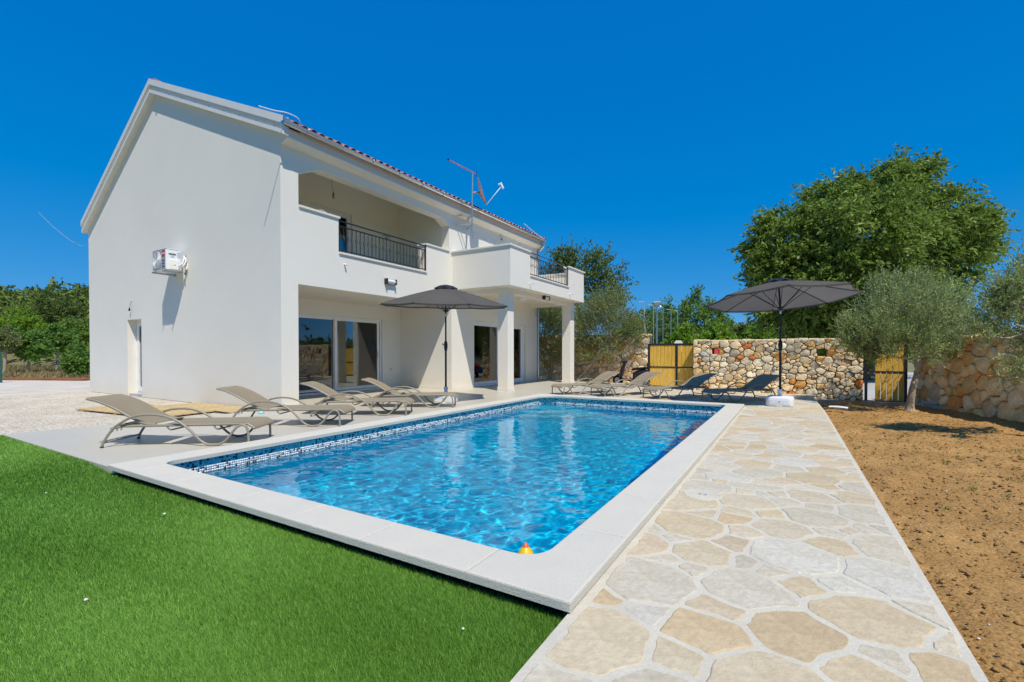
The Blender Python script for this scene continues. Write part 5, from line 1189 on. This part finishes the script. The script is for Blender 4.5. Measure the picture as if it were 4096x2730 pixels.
# tufts of dry grass on the field past the yard
n = 9000; px = r2.uniform(-300, 420, n); dp = r2.uniform(21.5, 40, n); P = np.array([tuple(at(a, 1411, d))[:2]+(-.34,) for a, d in zip(px, dp)]); D_ = r2.normal(0, .5, (n, 3)); D_[:, 2] = 1
V = leaf_mesh(P, D_, .45, .10, r2); stuff(np_mesh('dry_grass', V, np.arange(4*n).reshape(-1, 4), 'dry_blade', tone=np.repeat(r2.uniform(0, 1, n), 4)), 'dry yellow grass under the fig trees', 'grass')
rk = random.Random(5); rub = MB()
for i in range(14):
    p = at(rk.uniform(2, 75), 1411, rk.uniform(22.5, 25)); s = rk.uniform(.12, .34)
    m = MB(); m.lathe([(.5*s, 0), (s, .25*s), (.8*s, .6*s), (.3*s, .75*s)], n=7); rub.add([(p.x+x*rk.uniform(.8, 1.25), p.y+y*rk.uniform(.8, 1.25), z-.33) for x, y, z in m.v], m.f)
stuff(rub.build('rubble', 'pebble'), 'heap of white limestone rubble past the gravel yard', 'rubble')
gpst = at(2, 1411, 19.0); tag(MB().bbox(-.04, .04, -.04, .04, 0, 1.25, .008).build('fence_post', 'green_paint', loc=(gpst.x, gpst.y, -.13)), 'dark green fence post at the edge of the gravel yard', 'post')

# ------------------------------------------------------------------ sports net posts, floodlight, power line
posts = [(-10.78, 40.21, 5.52), (-10.1, 40.62, 5.26), (-9.39, 41.03, 5.04), (-8.8, 41.39, 4.85), (-8.3, 41.68, 4.72), (-7.84, 41.95, 4.55), (-7.45, 42.18, 4.42), (-7.12, 42.38, 4.31)]
# the court runs away from the gate; posts are equal in height and 2.6 m apart
court = []
for i, px in enumerate((2576, 2613, 2651, 2683, 2710, 2735, 2756, 2774)):
    top = (1206, 1218, 1228, 1237, 1243, 1251, 1257, 1262)[i]; D = (6.2-1.1)*FPX/(1411-top); court.append(at(px, 1411, D))
words = ['first', 'second', 'third', 'fourth', 'fifth', 'sixth', 'seventh', 'eighth']
for i, p in enumerate(court):
    t = thing('net_post', f'slim grey steel post of the sports net, {words[i]} from the house', 'post', (p.x, p.y, G0), 0, 'steel posts of the sports net')
    MB().tube([(0, 0, 0), (0, 0, 6.4)], .04, 8).build('pole', 'silver_grey', t, smooth=True, autos=50); MB().tube([(0, 0, 6.36), (-.5, -.1, 6.36)], .025, 6).build('hook_arm', 'painted_grey', t)
for i, s in ((0, 1), (7, -1)):
    p = court[i]; e = court[1 if i == 0 else 6]; d = (e-p).normalized()
    tag(MB().tube([(p.x, p.y, 4.2), (p.x+d.x*2.4*abs(s), p.y+d.y*2.4, G0)], .05, 8).build('net_stay', 'painted_grey'), 'slanting steel stay bracing the %s net post' % ('first' if i == 0 else 'last'), 'stay')
nm = MB(); A0 = court[0]; A1 = court[-1]; d = A1-A0; ln = d.length; k = int(ln/.35)
for i in range(k+1):
    q = A0+d*(i/k); nm.box(q.x-.006, q.x+.006, q.y-.006, q.y+.006, .2, 6.1-.25*math.sin(PI*((i/k*7) % 1)))
for j in range(18):
    z = .3+j*.34; dn_ = Vector((-d.y, d.x, 0)).normalized()*.006
    nm.add([(A0.x-dn_.x, A0.y-dn_.y, z), (A1.x-dn_.x, A1.y-dn_.y, z), (A1.x+dn_.x, A1.y+dn_.y, z+.012), (A0.x+dn_.x, A0.y+dn_.y, z+.012)], [(0, 1, 2, 3)])
net = nm.build('sports_net', 'green_paint'); tag(net, 'fine dark green sports net stretched between the steel posts', 'net'); net['kind'] = 'stuff'
fp = at(2627, 1411, 47); t = thing('floodlight', 'floodlight on a tall steel pole behind the sports net', 'floodlight', (fp.x, fp.y, G0), .538)
MB().tube([(0, 0, 0), (0, 0, 6.0)], [.10, .07], 10).build('pole', 'galv', t, smooth=True, autos=50); hd = MB().bbox(-.36, .36, -.10, .10, -.20, .20, .03).build('lamp_head', 'silver_grey', t, loc=(-.05, -.1, 6.25), rot=(.6, 0, -.2)); MB().box(-.3, .3, -.104, -.101, -.15, .15).build('lens', 'label_white', hd); MB().tube([(-.4, 0, 5.97), (.4, 0, 5.97)], .04, 6).build('cross_arm', 'galv', t)
sg = at(2713, 1411, 26); t = thing('road_sign', 'back of a small white road sign above the gate', 'sign', (sg.x, sg.y, G0), .5)
MB().tube([(0, 0, 0), (0, 0, 1.98)], .03, 8).build('post', 'galv', t); MB().prism([(-.30, 1.35), (.30, 1.35), (.30, 1.75), (.14, 1.98), (-.14, 1.98), (-.30, 1.75)], 'y', -.05, -.032).build('plate', 'painted_grey', t)
up = at(3068, 1411, 62); t = thing('utility_pole', 'thin concrete utility pole beside the big tree', 'utility pole', (up.x, up.y, G0))
MB().tube([(0, 0, 0), (0, 0, 7.4)], [.14, .09], 8).build('pole', 'concrete', t, smooth=True, autos=50); MB().box(-.6, .6, -.05, .05, 6.9, 7.0).build('cross_arm', 'concrete', t)
for i, z in enumerate((6.95, 6.2)):
    a = at(2890, 1411, 105); pts = [Vector((up.x, up.y, z))*(1-s)+Vector((a.x, a.y, z+.9))*s+Vector((0, 0, -1.1*math.sin(PI*s))) for s in np.linspace(0, 1, 10)]
    tag(MB().tube(pts, .028, 5).build('power_line', 'black_plastic'), '%s black overhead wire running to the utility pole' % ('upper' if i == 0 else 'lower'), 'wire')
rc_ = at(2860, 1411, 17.6); t = thing('red_car', 'red car roof just showing above the stone wall', 'car', (rc_.x, rc_.y, -.2), 1.9)
def csec(x, zs, w): return [(x, w*math.cos(a)*(1 if math.sin(a) < .3 else .86), zs[0]+(zs[1]-zs[0])*(.5+.5*math.sin(a))) for a in np.linspace(0, 2*PI, 13)[:-1]]
hull([csec(-2.0, (.3, .85), .78), csec(-1.6, (.25, .95), .84), csec(0, (.25, .98), .86), csec(1.4, (.25, .95), .84), csec(2.0, (.3, .75), .76)]).build('body', 'red_paint', t, smooth=True, autos=60)
hull([csec(-1.45, (.9, 1.1), .72), csec(-1.0, (.9, 1.52), .66), csec(.2, (.9, 1.58), .68), csec(1.0, (.9, 1.1), .72)]).build('cabin', 'red_paint', t, smooth=True, autos=60)
for x in (-1.25, 1.25):
    for s in (-1, 1): MB().tube([(x, s*.72, .31), (x, s*.86, .31)], .31, 16).build('wheel', 'rubber_gap_black', t)
for s in (-1, 1): MB().prism([(-.95, 1.08), (.75, 1.08), (.15, 1.48), (-.8, 1.46)], 'y', s*.70, s*.725).build('side_window', 'glass', t)
cb = bez([at(160, 850, 21), at(215, 905, 20), at(290, 965, 19.5), at(340, 985, 19.3), (-18.90, 6.0, 4.75)], 5); tag(MB().tube(cb, .008, 5).build('service_cable', 'silver_grey', smooth=True), 'white service cable hanging from the rear eave of the villa', 'cable')
